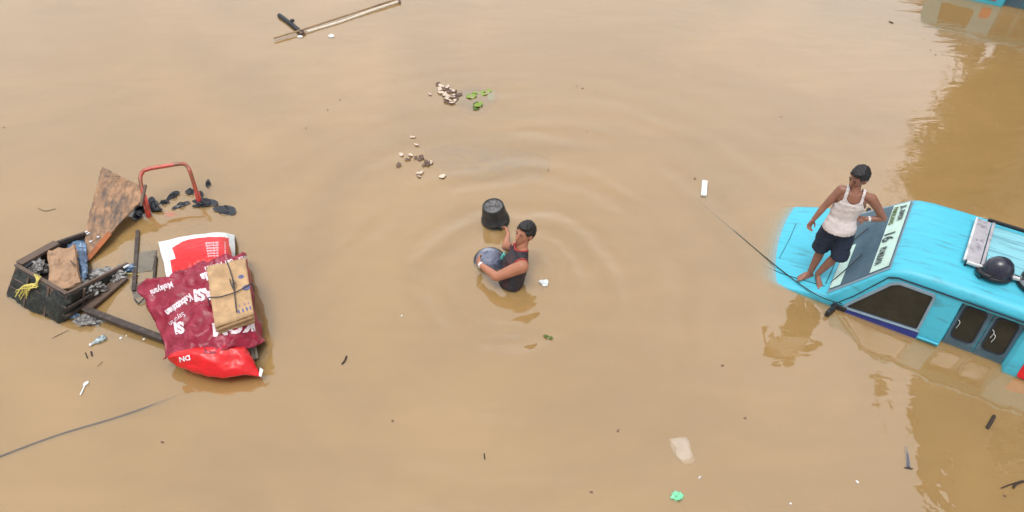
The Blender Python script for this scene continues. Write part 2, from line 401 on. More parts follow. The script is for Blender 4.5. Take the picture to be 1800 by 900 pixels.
def sec(s):
    zt = interp(TOP, s); r = .075 if s > .8 else .045
    pts = []
    zb = -.75; ze = zt - r
    zlist = [zb, -.4, -.1] + [(-.1 + (ze + .1) * k / 6) for k in range(1, 7)] if ze > -.05 else [zb] + [zb + (ze - zb) * k / 8 for k in range(1, 9)]
    if ze > .62: zlist = sorted(set([zb, -.4, -.1, .05, .2, .4, .585, .605, ze]))
    zlist = (zlist + [ze] * 9)[:9] if len(zlist) < 9 else zlist[:9]
    side = [(hw(s, z), z) for z in zlist]
    h = hw(s, ze)
    for k in range(1, 5):
        a = k / 4 * math.pi / 2; side.append((h - r * 1.3 * (1 - math.cos(a)), ze + r * math.sin(a)))
    h2 = side[-1][0]; crown = .035 if s > .85 else .02
    top = [(h2 * c, zt + crown * (1 - c * c)) for c in (.75, .5, .25)]
    half = side + top
    near = [V((s, TC - h_, roll(TC - h_, z, s))) for h_, z in half]
    mid = [V((s, TC, roll(TC, zt + crown, s)))]
    far = [V((s, TC + h_, roll(TC + h_, z, s))) for h_, z in half[::-1]]
    return near + mid + far

def van(O, ang, detail=True):
    root = empty('minivan', O, -ang, local=True)
    st = sorted(set([-.88, -.86, -.84, -.8, -.76, -.7, -.64, -.62, -.59, -.56, -.53, -.5, -.47, -.42, -.38, -.3, -.2, -.1, 0, .1, .2, .28, .33, .345, .36, .48, .6, .72, .83, .86, .9, .97, 1.05, 1.2, 1.35, 1.5, 1.6, 1.605, 1.617,
                 1.64, 1.8, 1.95, 2.1, 2.22, 2.242, 2.262, 2.28, 2.4, 2.6, 2.9, 3.2, 3.32, 3.42, 3.46, 3.5, 3.53, 3.56, 3.58]))
    rows = [sec(s) for s in st]; n = len(rows[0])
    vs = [p for r in rows for p in r]; fs = []
    for i in range(len(rows) - 1):
        for k in range(n - 1):
            fs.append((i * n + k, i * n + k + 1, (i + 1) * n + k + 1, (i + 1) * n + k))
    fs.append(tuple(range(n))); fs.append(tuple(range((len(rows) - 1) * n, len(rows) * n))[::-1])
    body = mesh_obj('body', vs, fs, M['cyan'], root)
    bmx = bmesh.new(); bmx.from_mesh(body.data); bmesh.ops.recalc_face_normals(bmx, faces=bmx.faces[:]); bmx.to_mesh(body.data); bmx.free()
    for p in body.data.polygons: p.use_smooth = len(p.vertices) == 4
    # side panels: polygons in (s,z) laid on the side surface
    def rnd(poly, r, k=5):
        out = []
        for i, p in enumerate(poly):
            p = V(p); a = V(poly[i - 1]); b = V(poly[(i + 1) % len(poly)])
            rr = min(r, (a - p).length * .45, (b - p).length * .45)
            p0 = p + (a - p).normalized() * rr; p1 = p + (b - p).normalized() * rr
            for j in range(k + 1):
                t = j / k; out.append(((1 - t) ** 2) * p0 + 2 * t * (1 - t) * p + t * t * p1)
        return out
    def shrink(poly, d):
        c = sum((V(p) for p in poly), V((0, 0))) / len(poly); out = []
        for i, p in enumerate(poly):
            p = V(p); a = V(poly[i - 1]); b = V(poly[(i + 1) % len(poly)])
            e1 = (p - a).normalized(); e2 = (b - p).normalized()
            n1 = V((-e1.y, e1.x)); n2 = V((-e2.y, e2.x))
            if n1.dot(c - p) < 0: n1 = -n1
            if n2.dot(c - p) < 0: n2 = -n2
            nn = (n1 + n2); nn /= max(.3, nn.length_squared / 2)
            out.append(p + nn * d)
        return out
    def pos(s, z, off, side):
        h = hw(s, z) + off; y = TC - h if side < 0 else TC + h
        return V((s, y, roll(y, z, s)))
    def panel(name, poly, off, th, m, side, par=root, r=.03):
        P = rnd(poly, r); n = len(P)
        vs = [pos(p.x, p.y, off, side) for p in P] + [pos(p.x, p.y, off - th, side) for p in P]
        fs = [tuple(t) for t in tessellate_polygon([[V((p.x, p.y, 0)) for p in P]])]
        fs += [tuple(n + i for i in t[::-1]) for t in fs[:]]
        fs += [(i, (i + 1) % n, n + (i + 1) % n, n + i) for i in range(n)]
        bm = bmesh.new(); me = bpy.data.meshes.new('t'); me.from_pydata(vs, [], fs); bm.from_mesh(me)
        return bm_obj(name, bm, m, par)
    def ring(name, poly, wd, off, th, m, side, par=root, r=.03):
        P = rnd(poly, r); Q = rnd(shrink(poly, wd), max(.006, r - wd)); n = len(P)
        vs = [pos(p.x, p.y, o_, side) for o_ in (off, off - th) for L_ in (P, Q) for p in L_]
        fs = []
        for i in range(n):
            j = (i + 1) % n
            fs += [(i, j, n + j, n + i), (2 * n + i, 3 * n + i, 3 * n + j, 2 * n + j), (i, 2 * n + i, 2 * n + j, j), (n + i, n + j, 3 * n + j, 3 * n + i)]
        bm = bmesh.new(); me = bpy.data.meshes.new('t'); me.from_pydata(vs, [], fs); bm.from_mesh(me)
        return bm_obj(name, bm, m, par)
    for side in (-1, 1):
        door = panel('front_door', [(.50, -.30), (.50, .045), (1.375, .105), (1.375, -.30)], .014, .02, M['navy'], side, r=.01)
        win = [(.545, .06), (.60, .15), (.90, .555), (.985, .60), (1.36, .60), (1.365, .115)]
        ring('door_window_frame', win, .026, .020, .03, M['trim'], side, r=.05)
        gl = panel('door_window', shrink(win, .024), .006, .01, M['glass'], side, r=.04)
        ring('gasket', shrink(win, .022), .010, .016, .02, M['gasket'], side, par=gl, r=.04)
        # moulding along the window sill
        bm = bmesh.new(); tube(bm, [pos(.52, .062, .016, side), pos(1.0, .095, .018, side), pos(1.38, .12, .018, side)], .008, 8); bm_obj('sill_moulding', bm, M['trim'], root)
        bm = bmesh.new(); tube(bm, [pos(1.385, .05, .010, side), pos(1.60, .055, .012, side)], .012, 8); bm_obj('belt_moulding', bm, M['cyan'], root)
        for (s0, s1) in ((1.635, 1.93), (1.945, 2.235)):
            d = panel('side_door', [(s0, .09), (s0, .575), (s1, .575), (s1, .09)], .024, .03, M['door_grey'], side, r=.015)
            panel('lower_skin', [(s0, -.35), (s0, .088), (s1, .088), (s1, -.35)], .024, .03, M['door_grey'], side, par=d, r=.005)
            wp = [(s0 + .03, .115), (s0 + .03, .535), (s1 - .04, .535), (s1 - .03, .115)]
            ring('window_gasket', wp, .016, .037, .015, M['gasket'], side, par=d, r=.075)
            panel('window', shrink(wp, .012), .031, .008, M['glass'], side, par=d, r=.065)
        # drip gutter
        bm = bmesh.new(); tube(bm, [pos(.86, .60, .006, side), pos(.95, .635, .012, side), pos(1.3, .64, .012, side), pos(3.3, .64, .012, side)], .009, 6)
        bm_obj('drip_gutter', bm, M['gasket'], root)
        bm = bmesh.new(); tube(bm, [pos(.44, .02, .003, side), pos(.62, .24, .006, side), pos(.86, .60, .008, side)], .006, 6)
        bm_obj('pillar_seam', bm, M['gasket'], root)
        panel('side_lamp', [(2.385, .02), (2.385, .26), (2.56, .26), (2.56, .02)], .012, .02, M['red_lamp'], side, r=.05)
        panel('rear_window', [(2.66, .12), (2.66, .52), (3.2, .52), (3.25, .12)], .008, .01, M['glass'], side, r=.05)
        # door mirror
        bm = bmesh.new()
        b0 = pos(.50, .06, .0, side); sg = -1 if side < 0 else 1
        tube(bm, crv([b0, b0 + V((-.03, .07 * sg, .01)), b0 + V((-.05, .14 * sg, .0))], 5), .012, 8)
        add_box(bm, b0 + V((-.04, .12 * sg, -.02)), (.05, .16, .11), Matrix.Rotation(.35 * sg, 3, 'Z'), .018)
        add_box(bm, b0 + V((.03, .015 * sg, -.01)), (.16, .03, .06), None, .008)
        bm_obj('door_mirror', bm, M['black'], root)
    # handles/strings on the near side doors
    for s, z in ((1.665, .30), (1.99, .33), (2.02, .29)):
        bm = bmesh.new(); tube(bm, crv([pos(s, z + .05, .04, -1), pos(s + .025, z + .03, .055, -1), pos(s + .02, z - .05, .045, -1)], 5), .0036, 6)
        bm_obj('tied_cord', bm, M['white_bar'], root)
    # windscreen
    def ws(s, c, off):   # c -1..1 across
        zt = interp(TOP, s); h = hw(s, zt - .045) - .06
        y = TC + c * h; cr = .02 * (1 - c * c)
        return V((s - off * .75, y, roll(y, zt + cr) + off * .66))
    def wpatch(name, s0, s1, c0, c1, off, m, par=root, nn=10, slant=0):
        g_, vs, fs = [], [], []
        for i in range(nn + 1):
            for j in range(nn + 1):
                s = s0 + (s1 - s0) * i / nn; c = c0 + (c1 - c0) * j / nn
                vs.append(ws(s, c, off))
        for i in range(nn):
            for j in range(nn): a = i * (nn + 1) + j; fs.append((a, a + 1, a + nn + 2, a + nn + 1))
        o = mesh_obj(name, vs, fs, m, par)
        md = o.modifiers.new('t', 'SOLIDIFY'); md.thickness = .004; md.offset = -1
        return o
    wpatch('windscreen_gasket', .355, .845, -1.03, 1.03, .003, M['trim'])
    wg = wpatch('windscreen', .37, .83, -.97, .97, .010, M['wglass'])
    st_ = wpatch('sun_strip', .685, .825, -.955, .955, .0155, M['pale'], wg)
    wpatch('cowl_panel', .37, .455, -.95, .05, .0155, M['pale'], wg)
    # strip lettering: reads from the far side to the near side
    def strip_text(txt, c_start, size, s_base, m=M['ink'], sq=1):
        cu = bpy.data.curves.new('t', 'FONT'); cu.body = txt; cu.size = 1; cu.offset = .015 if txt == '16' else .045
        to = bpy.data.objects.new('t', cu); COL.objects.link(to)
        me = bpy.data.meshes.new_from_object(to.evaluated_get(bpy.context.evaluated_depsgraph_get())); bpy.data.objects.remove(to)
        b_ = bmesh.new(); b_.from_mesh(me); bmesh.ops.triangulate(b_, faces=b_.faces[:])
        for _ in range(2): bmesh.ops.subdivide_edges(b_, edges=[e for e in b_.edges if e.calc_length() > .15], cuts=1)
        b_.to_mesh(me); b_.free()
        for v in me.vertices:
            x, y = v.co.x * size * sq, v.co.y * size
            v.co = ws(s_base + y * .66, c_start - x / .62, .030)
        o = link('strip_lettering', me, m, st_); return o
    if detail:
        strip_text('16', .08, .19, .70, sq=.95)
        strip_text('PU MULAYA', -.36, .105, .71, sq=.5)
        strip_text('JL. RAYA', .84, .09, .765, sq=.85)
        strip_text('PAMULANG', .86, .08, .70, M['leafd'], .8)
    for pts in ([ws(.36, -.80, .02), ws(.50, -.55, .035), ws(.56, -.35, .03)], [ws(.37, .1, .02), ws(.53, .4, .035)]):
        bm = bmesh.new(); tube(bm, pts, .006, 6); bm_obj('wiper', bm, M['black'], root)
    # bonnet seams
    def hood(s, y, off=.004):
        zt = interp(TOP, s); h = hw(s, zt - .045) - .06; c = clamp((y - TC) / h, -1, 1)
        return V((s, y, roll(y, zt + .02 * (1 - c * c), s) + off))
    bm = bmesh.new()
    tube(bm, [hood(-.42, .12), hood(-.2, .05), hood(.05, .02), hood(.30, .0)], .0045, 6)
    tube(bm, [hood(-.30, .30), hood(-.29, .7), hood(-.30, 1.0)], .003, 6)
    tube(bm, [hood(.30, .04), hood(.31, .6), hood(.30, 1.2)], .0045, 6)
    bm_obj('bonnet_seam', bm, M['gasket'], root)
    # roof rack
    def rf(s, y, off):
        zt = interp(TOP, s); c = (y - TC) / .56
        return V((s, y, roll(y, zt + .035 * (1 - clamp(c * c))) + off))
    rk = empty('roof_rack', (0, 0, 0), local=True); rk.parent = root
    def bar(nm, a, b, wd, th, m):
        bm = bmesh.new(); beam(bm, a, b, wd, th, bev=.004); return bm_obj(nm, bm, m, rk)
    bar('front_plate', rf(1.545, .36, .075), rf(1.565, 1.09, .075), .15, .012, M['alu'])
    bar('cross_bar', rf(1.47, .35, .07), rf(1.49, 1.10, .07), .022, .03, M['white_bar'])
    bar('cross_bar', rf(1.645, .36, .07), rf(1.665, 1.10, .07), .03, .03, M['alu'])
    bar('side_rail', rf(1.60, 1.115, .085), rf(2.0, 1.12, .085), .03, .035, M['black'])
    bar('side_rail', rf(2.003, 1.12, .088), rf(3.1, 1.13, .088), .028, .035, M['white_bar'])
    bar('side_rail', rf(1.50, .345, .06), rf(3.1, .36, .06), .035, .03, M['white_bar'])
    bar('bed_sheet', rf(1.67, .73, .045), rf(3.05, .74, .045), .70, .008, M['cyan_rack'])
    bar('cross_bar', rf(2.4, .36, .06), rf(2.4, 1.10, .06), .03, .02, M['alu'])
    for s in (1.5, 2.2, 3.0):
        for y in (.35, 1.115):
            bm = bmesh.new(); beam(bm, rf(s, y, -.01), rf(s, y, .06), .02, .02, up=V((1, 0, 0))); bm_obj('foot', bm, M['black'], rk)
    root['rf'] = 0
    return root, rf
O1 = at(1400, 498, 0)
v1, rf1 = van(O1, math.radians(31))
tag(v1, 'bright sky-blue minivan nose-deep in brown water with a man on its bonnet', 'van', 'stranded blue minivans')
v2, _ = van(V((0, 0, 0)), math.radians(31), detail=False)
a2 = math.radians(31) + math.pi
v2.rotation_euler = (0, 0, -a2)
# copied facing the other way, beyond the top right corner
v2.location = at(1795, 33, 0) + V((2.55, .55, -.02))
tag(v2, 'blue minivan cut off by the top right corner of the photograph', 'van', 'stranded blue minivans')

ang = math.radians(31)
def car(p): return O1 + V((math.cos(ang) * p.x + math.sin(ang) * p.y, -math.sin(ang) * p.x + math.cos(ang) * p.y, p.z))
# helmets on the rack
def helmet(c, r, rz, label, m, tiltx=0):
    root = empty('crash_helmet', c); tag(root, label, 'helmet', 'crash helmets left on the roof rack')
    R = Matrix.Translation(c) @ Matrix.Rotation(rz, 4, 'Z') @ Matrix.Rotation(tiltx, 4, 'X') @ Matrix.Diagonal((1.22, 1.0, 1, 1))
    bm = bmesh.new(); lathe(bm, [(r * .86, -.02), (r * 1.0, 0), (r * 1.02, .03), (r * .97, .09), (r * .8, .155), (r * .5, .195), (r * .2, .21), (0, .212)], 36, R)
    bm_obj('shell', bm, m, root, True)
    bm = bmesh.new(); lathe(bm, [(r * .84, -.025), (r * .98, -.03), (r * 1.06, -.015), (r * 1.05, .01), (r * .98, .012)], 36, R); bm_obj('rim', bm, M['black'], root, True)
    bm = bmesh.new()
    vis = [R @ V((r * 1.04 * math.cos(a), r * 1.04 * math.sin(a), .05)) for a in [x * .2 - 1 for x in range(11)]]
    vis2 = [R @ V((r * 1.35 * math.cos(a), r * 1.2 * math.sin(a), .02)) for a in [x * .2 - 1 for x in range(11)]]
    va = [bm.verts.new(p) for p in vis]; vb = [bm.verts.new(p) for p in vis2]
    for i in range(10): bm.faces.new((va[i], va[i + 1], vb[i + 1], vb[i]))
    o = bm_obj('peak', bm, M['black'], root, True); md = o.modifiers.new('t', 'SOLIDIFY'); md.thickness = .006
    bm = bmesh.new(); tube(bm, crv([R @ V((r * .9, .02, -.01)), R @ V((r * 1.1, .06, -.03)), R @ V((r * 1.25, -.03, -.04))], 5), .006, 6); bm_obj('chin_strap', bm, M['black'], root)
    return root
helmet(car(rf1(1.80, .335, .03)), .125, math.radians(170), 'black domed crash helmet beside the roof rack of the blue minivan', M['helmet'], .25)
helmet(car(rf1(2.16, .36, .03)), .135, math.radians(-60), 'scuffed silver and black crash helmet at the right edge of the photograph', M['silver'], -.1)

# ------------------------------------------------------------------ bodies
def ell_pts(c, r, R=None, n=10):
    out = []
    for i in range(n + 1):
        th = math.pi * i / n
        for k in range(2 * n):
            ph = math.pi * k / n
            p = V((r[0] * math.sin(th) * math.cos(ph), r[1] * math.sin(th) * math.sin(ph), r[2] * math.cos(th)))
            if R is not None: p = R @ p
            out.append(V(c) + p)
    return out
def hullb(bm, balls):
    vs = []
    for b in balls:
        c, r = b[0], b[1]; R = b[2] if len(b) > 2 else None
        if not isinstance(r, (tuple, list)): r = (r, r, r)
        vs += [bm.verts.new(p) for p in ell_pts(c, r, R, 7)]
    res = bmesh.ops.convex_hull(bm, input=vs)
    bad = [v for v in vs if v.is_valid and not v.link_faces]
    bmesh.ops.delete(bm, geom=bad, context='VERTS')
def fuse(hulls, voxel=.006, smooth=4):
    big = bmesh.new()
    for h in hulls:
        b = bmesh.new(); hullb(b, h); me = bpy.data.meshes.new('t'); b.to_mesh(me); b.free(); big.from_mesh(me); bpy.data.meshes.remove(me)
    me = bpy.data.meshes.new('t'); big.to_mesh(me); big.free()
    o = bpy.data.objects.new('t', me); COL.objects.link(o)
    m = o.modifiers.new('r', 'REMESH'); m.mode = 'VOXEL'; m.voxel_size = voxel
    s = o.modifiers.new('s', 'SMOOTH'); s.iterations = smooth; s.factor = .5
    dg = bpy.context.evaluated_depsgraph_get(); dg.update()
    r = bpy.data.meshes.new_from_object(o.evaluated_get(dg)); bpy.data.objects.remove(o)
    return r
def cut(me, keep, wob=None):
    b = bmesh.new(); b.from_mesh(me)
    bmesh.ops.delete(b, geom=[v for v in b.verts if not keep(v.co)], context='VERTS')
    if wob:
        for v in b.verts: v.co += wob(v.co, v.normal)
    b.to_mesh(me); b.free(); return me
def axes(lat, up=V((0, 0, 1))):
    lat = V(lat).normalized(); f = V(up).cross(lat).normalized()     # lat = towards the person's LEFT; front = -(up x lat) handled by caller
    u = lat.cross(f).normalized() if lat.cross(f).z > 0 else f.cross(lat).normalized()
    return Matrix((lat, f, u)).transposed()

def head_parts(c, face, up, root, skin, scale=1.0, hair_front=.045):
    """c = centre of skull, face = unit facing vector"""
    f = V(face).normalized(); u = (V(up) - f * V(up).dot(f)).normalized(); l = u.cross(f)
    R = Matrix((f, l, u)).transposed(); k = scale
    P = lambda a, b_, c_: c + R @ V((a * k, b_ * k, c_ * k))
    hulls = [[(P(-.012, 0, .018), (.094 * k, .076 * k, .094 * k), R)],
             [(P(.028, 0, -.01), (.062 * k, .062 * k, .07 * k), R), (P(.052, 0, -.075), (.034 * k, .032 * k, .030 * k), R), (P(-.02, .0, -.05), (.05 * k, .058 * k, .03 * k), R)],
             [(P(.080, 0, .028), .012 * k), (P(.107, 0, -.014), (.013 * k, .014 * k, .010 * k), R)],
             [(P(.086, 0, -.050), (.010 * k, .024 * k, .008 * k), R)],
             [(P(.080, .03, .034), (.010 * k, .022 * k, .007 * k), R)], [(P(.080, -.03, .034), (.010 * k, .022 * k, .007 * k), R)],
             [(P(-.008, .079, -.004), (.019 * k, .009 * k, .031 * k), R)], [(P(-.008, -.079, -.004), (.019 * k, .009 * k, .031 * k), R)]]
    def extras(par):
        for sd in (-1, 1):
            bm = bmesh.new(); hullb(bm, [(P(.082, .030 * sd, .016), (.005 * k, .010 * k, .0035 * k), R)]); bm_obj('eye', bm, M['eye'], par, True)
            bm = bmesh.new(); hullb(bm, [(P(.088, .018 * sd, .040), .003 * k), (P(.080, .046 * sd, .040), .0025 * k)]); bm_obj('eyebrow', bm, M['hair'], par, True)
        bm = bmesh.new(); hullb(bm, [(P(.0935, 0, -.050), (.005 * k, .019 * k, .003 * k), R)]); bm_obj('mouth', bm, M['lip'], par, True)
        hm = fuse([[(P(-.016, 0, .026), (.101 * k, .085 * k, .100 * k), R)], [(P(-.05, 0, -.03), (.058 * k, .068 * k, .05 * k), R)],
                   [(P(.02, .01, .100), (.070 * k, .060 * k, .030 * k), R)], [(P(-.02, 0, .03), (.104 * k, .088 * k, .108 * k), R)]], .006, 2)
        Ri = R.transposed()
        def keep(p):
            q = Ri @ (p - c) / k
            if q.x > .055: return q.z > .068
            if q.x > .0: return q.z > .045 + (.0 if abs(q.y) < .06 else -.02) * 1 if q.x > .03 else q.z > .022
            return q.z > -.055 - q.x * .2
        cut(hm, keep, lambda p, n: n * (.008 * noise.noise(p * 38) + .008 * noise.noise(p * 95)))
        o = link('hair', hm, M['hair'], par, True); md = o.modifiers.new('t', 'SOLIDIFY'); md.thickness = .012; md.offset = -1
    return hulls, extras

def hand_hulls(wrist, d, palm_n, thumb_side, curl=.5, k=1.0):
    """d = direction of fingers, palm_n = normal out of the palm; fingers curl towards palm_n; thumb_side = sign along d x palm_n"""
    d = V(d).normalized(); pn = (V(palm_n) - d * V(palm_n).dot(d)).normalized(); s = d.cross(pn)
    H_ = [[(wrist, .023 * k), (wrist + d * .03 * k + s * .018 * k, .015 * k), (wrist + d * .03 * k - s * .018 * k, .015 * k)],
          [(wrist + d * .02 * k + s * .02 * k, .014 * k), (wrist + d * .02 * k - s * .02 * k, .014 * k), (wrist + d * .085 * k + s * .030 * k, .011 * k), (wrist + d * .085 * k - s * .030 * k, .011 * k)]]
    for i, (o, ln) in enumerate(((-.031, .060), (-.0105, .074), (.0105, .080), (.031, .070))):
        o *= thumb_side
        b = wrist + d * .086 * k + s * o * k
        d1 = (d * math.cos(curl) + pn * math.sin(curl)).normalized(); d2 = (d * math.cos(curl * 2.2) + pn * math.sin(curl * 2.2)).normalized()
        m = b + d1 * ln * .52 * k; e = m + d2 * ln * .5 * k
        H_ += [[(b, .0098 * k), (m, .0088 * k)], [(m, .0088 * k), (e, .0074 * k)]]
    b = wrist + d * .025 * k + s * thumb_side * .026 * k
    m = b + (d * .6 + s * thumb_side * .75 + pn * .25).normalized() * .042 * k
    e = m + (d * .85 + s * thumb_side * .25 + pn * .4).normalized() * .034 * k
    H_ += [[(b, .0125 * k), (m, .0105 * k)], [(m, .0105 * k), (e, .0085 * k)]]
    return H_

# --- man on the bonnet
J = {'toeR': at(1399, 491, .075), 'heelR': at(1426, 484, .085), 'ankR': at(1424, 478, .14), 'kneeR': at(1445, 437, .50), 'hipR': at(1463, 397, .88),
     'toeL': at(1443, 511, .085), 'heelL': at(1437, 487, .115), 'ankL': at(1438, 481, .18), 'kneeL': at(1470, 450, .50), 'hipL': at(1488, 403, .87),
     'pel': at(1476, 398, .92), 'waist': at(1482, 378, 1.05), 'chest': at(1498, 350, 1.27), 'neck': at(1504, 334, 1.41), 'head': at(1509, 313, 1.53),
     'shR': at(1479, 333, 1.355), 'elR': at(1449, 363, 1.12), 'wrR': at(1430, 386, .96), 'shL': at(1533, 349, 1.325), 'elL': at(1553, 384, 1.08), 'wrL': at(1522, 385, 1.06)}
ma = empty('person', at(1420, 495, .08)); tag(ma, 'man in white singlet and dark shorts standing barefoot on the sunken bonnet, hand on hip', 'person')
lat = (J['shL'] - J['shR']); lat.z = 0; lat.normalize(); latp = V((.93, -.30, 0)).normalized()
front = V((lat.y, -lat.x, 0))
if front.y > 0: front = -front
Rt = Matrix((lat, -front, V((0, 0, 1)))).transposed(); Rp = Matrix((latp, V((.3, .93, 0)).normalized(), V((0, 0, 1)))).transposed()
def torso(g=0.0):
    return [[(J['pel'] + V((0, 0, -.02)), (.155 + g, .105 + g, .09 + g), Rp), (J['waist'], (.132 + g, .098 + g, .06 + g), Rt)],
            [(J['waist'], (.132 + g, .098 + g, .06 + g), Rt), (J['chest'] + V((0, 0, -.03)), (.158 + g, .112 + g, .10 + g), Rt)],
            [(J['chest'] + V((0, 0, .0)), (.155 + g, .105 + g, .10 + g), Rt), (J['neck'] + V((0, 0, -.045)), (.10 + g, .062 + g, .035 + g), Rt)]]
headh, headx = head_parts(J['head'], V((-.80, -.50, -.22)), V((.1, .05, 1)), ma, M['skinA'], 1.1)
hulls = torso() + headh
hulls += [[(J['neck'] + V((0, 0, -.05)), .058), (J['head'] + V((0, 0, -.04)), .052)]]
hulls += [[(J['shR'], .052), (J['neck'] + V((0, 0, -.04)), .045)], [(J['shL'], .052), (J['neck'] + V((0, 0, -.04)), .045)]]
hulls += [[(J['shR'] + V((0, 0, -.01)), .056), (J['shR'].lerp(J['elR'], .35), .049)], [(J['shR'].lerp(J['elR'], .3), .050), (J['elR'], .037)], [(J['elR'], .038), (J['elR'].lerp(J['wrR'], .35), .037)], [(J['elR'].lerp(J['wrR'], .3), .037), (J['wrR'], .025)]]
hulls += [[(J['shL'] + V((0, 0, -.01)), .056), (J['shL'].lerp(J['elL'], .35), .049)], [(J['shL'].lerp(J['elL'], .3), .050), (J['elL'], .038)], [(J['elL'], .038), (J['elL'].lerp(J['wrL'], .35), .037)], [(J['elL'].lerp(J['wrL'], .3), .037), (J['wrL'], .025)]]
hulls += hand_hulls(J['wrR'], (J['wrR'] - J['elR']) + V((0, 0, -.05)), front + lat * .8, -1, .7, .95)
hulls += hand_hulls(J['wrL'], -lat + V((0, 0, -.25)), V((0, 0, -1)) - front * .6, 1, .75, .9)
for sd in 'RL':
    h, k_, a, he, to = (J[q + sd] for q in ('hip', 'knee', 'ank', 'heel', 'toe'))
    hulls += [[(h + V((0, 0, -.02)), .086), (h.lerp(k_, .5), .072)], [(h.lerp(k_, .45), .074), (k_, .052)],
              [(k_, .052), (k_.lerp(a, .33), .053)], [(k_.lerp(a, .3), .054), (a, .033)]]
    fd = (to - he); fd.normalize(); sdv = V((fd.y, -fd.x, 0)).normalized()
    hulls += [[(a, .034), (he + V((0, 0, .0)), .028)], [(he, .027), (a + fd * .05 + V((0, 0, -.02)), .028), (to - fd * .055 + sdv * .02, .018), (to - fd * .055 - sdv * .022, .017)]]
    for i in range(5):
        q = to - fd * (.055 + .003 * i) + sdv * (.024 - .0125 * i) * (1 if sd == 'L' else -1)
        hulls += [[(q, .012), (q + fd * (.042 - .005 * i), .0105 if i else .013)]]
bd = link('body', fuse(hulls, .0055, 3), M['skinA'], ma, True)
headx(ma)
def singlet_keep(p):
    q = Rt.transposed() @ (p - J['chest']); a, fr, z = q.x, -q.y, p.z
    if z < .885: return False
    if z < 1.215: return True
    side = abs(a)
    arm = .150 - .55 * (z - 1.215) if z < 1.30 else .100
    if side > arm: return False
    if fr > 0:
        neck = 1.285 + (side / .075) ** 2 * .05 if side < .068 else 9
        return z < neck or side > .066
    return z < 1.36 or side > .062
def wr(p, n):
    return n * (.004 + .005 * noise.noise(V((p.x * 6, p.y * 6, p.z * 22))) + .003 * noise.noise(p * 30) + (.014 * clamp((1.04 - p.z) / .12) if p.z < 1.04 else 0))
sg = link('singlet', cut(fuse(torso(.011) + [[(J['shR'].lerp(J['neck'], .55) + V((0, 0, .0)), .052), (J['shL'].lerp(J['neck'], .55), .052)]], .006, 3), singlet_keep, wr), M['singlet'], ma, True)
md = sg.modifiers.new('t', 'SOLIDIFY'); md.thickness = .004
sh = [[(J['pel'] + V((0, 0, .01)), (.172, .120, .07), Rp), (J['hipR'] + V((0, 0, -.04)), .10), (J['hipL'] + V((0, 0, -.04)), .10)]]
for sd in 'RL':
    h, k_ = J['hip' + sd], J['knee' + sd]
    sh += [[(h + V((0, 0, -.03)), .108), (h.lerp(k_, .55) + lat * (.015 if sd == 'L' else -.015), .108)], [(h.lerp(k_, .5), .107), (k_ + V((0, 0, .03)) + lat * (.03 if sd == 'L' else -.02), .103)]]
so = link('shorts', cut(fuse(sh, .007, 3), lambda p: .50 < p.z < .935, lambda p, n: n * (.010 * noise.noise(V((p.x * 9, p.y * 9, p.z * 7))) + .004 * noise.noise(p * 35))), M['shorts'], ma, True)
md = so.modifiers.new('t', 'SOLIDIFY'); md.thickness = .005
bm = bmesh.new(); d_ = (J['elL'] - J['wrL']).normalized()
tube(bm, [J['wrL'] + d_ * .022, J['wrL'] + d_ * .046], .030, 16); bm_obj('wristwatch', bm, M['watch'], ma, True)

# --- bucket, basin and the wading man
bk = empty('plastic_bucket', at(871, 391, 0)); tag(bk, 'upside-down black plastic bucket pushed through the water by the wading man', 'bucket')
BC = at(871, 388, 0); BT = at(866.5, 361, .285)
ax = (BT - BC).normalized(); Rb = ax.to_track_quat('Z', 'Y').to_matrix().to_4x4(); MB_ = Matrix.Translation(BC) @ Rb
bm = bmesh.new(); hB = (BT - BC).length
lathe(bm, [(.165, -.09), (.176, -.085), (.180, -.05), (.180, -.005), (.187, 0), (.187, .018), (.176, .022), (.174, .05), (.179, .054), (.179, .066), (.171, .070), (.150, hB * .72), (.139, hB - .012), (.132, hB), (.124, hB + .001), (.120, hB - .010), (.118, hB - .011)], 48, MB_)
bm_obj('shell', bm, M['bucket'], bk, True)
bm = bmesh.new(); lathe(bm, [(.1185, hB - .011), (.10, hB - .008), (.095, hB - .002), (.088, hB - .002), (.084, hB - .008), (.05, hB - .008), (.045, hB - .003), (.035, hB - .003), (.032, hB - .008), (0, hB - .008)], 48, MB_); bm_obj('base', bm, M['bucket_base'], bk, True)
bm = bmesh.new(); lug = MB_ @ V((.18, -.05, .05))
add_box(bm, lug, (.035, .05, .05), None, .008); tube(bm, crv([MB_ @ V((.185, -.05, .06)), MB_ @ V((.215, -.02, .10)), MB_ @ V((.205, .02, .13)), MB_ @ V((.18, .05, .08))], 6), .006, 8); bm_obj('handle', bm, M['bucket'], bk, True)

mb = empty('person', at(893, 505, 0)); tag(mb, 'man in dark sleeveless shirt wading waist-deep, hugging a basin and gripping a bucket', 'person')
B = {'pel': at(895, 502, -.12) , 'waist': at(899, 491, .03), 'chest': at(907, 459, .28), 'neck': at(917, 434, .44), 'head': at(922, 411, .575),
     'shL': at(912, 470, .375), 'elL': at(873, 487, .20), 'wrL': at(843, 464, .185), 'shR': at(903, 430, .40), 'elR': at(888, 434, .19), 'wrR': at(893, 411, .13)}
for k_ in ('pel',): B[k_].x += .0
latb = (B['shL'] - B['shR']); latb.z = 0; latb = V((.22, -1, 0)).normalized()
Rq = Matrix((latb, V((latb.y, -latb.x, 0)) * 1, V((0, 0, 1)))).transposed()
Rb3 = Matrix.Rotation(math.radians(-12), 3, 'Y') @ Rq
B['shL'] = B['chest'] + latb * .175 + V((.03, 0, .085)); B['shR'] = B['chest'] - latb * .16 + V((.02, 0, .09))
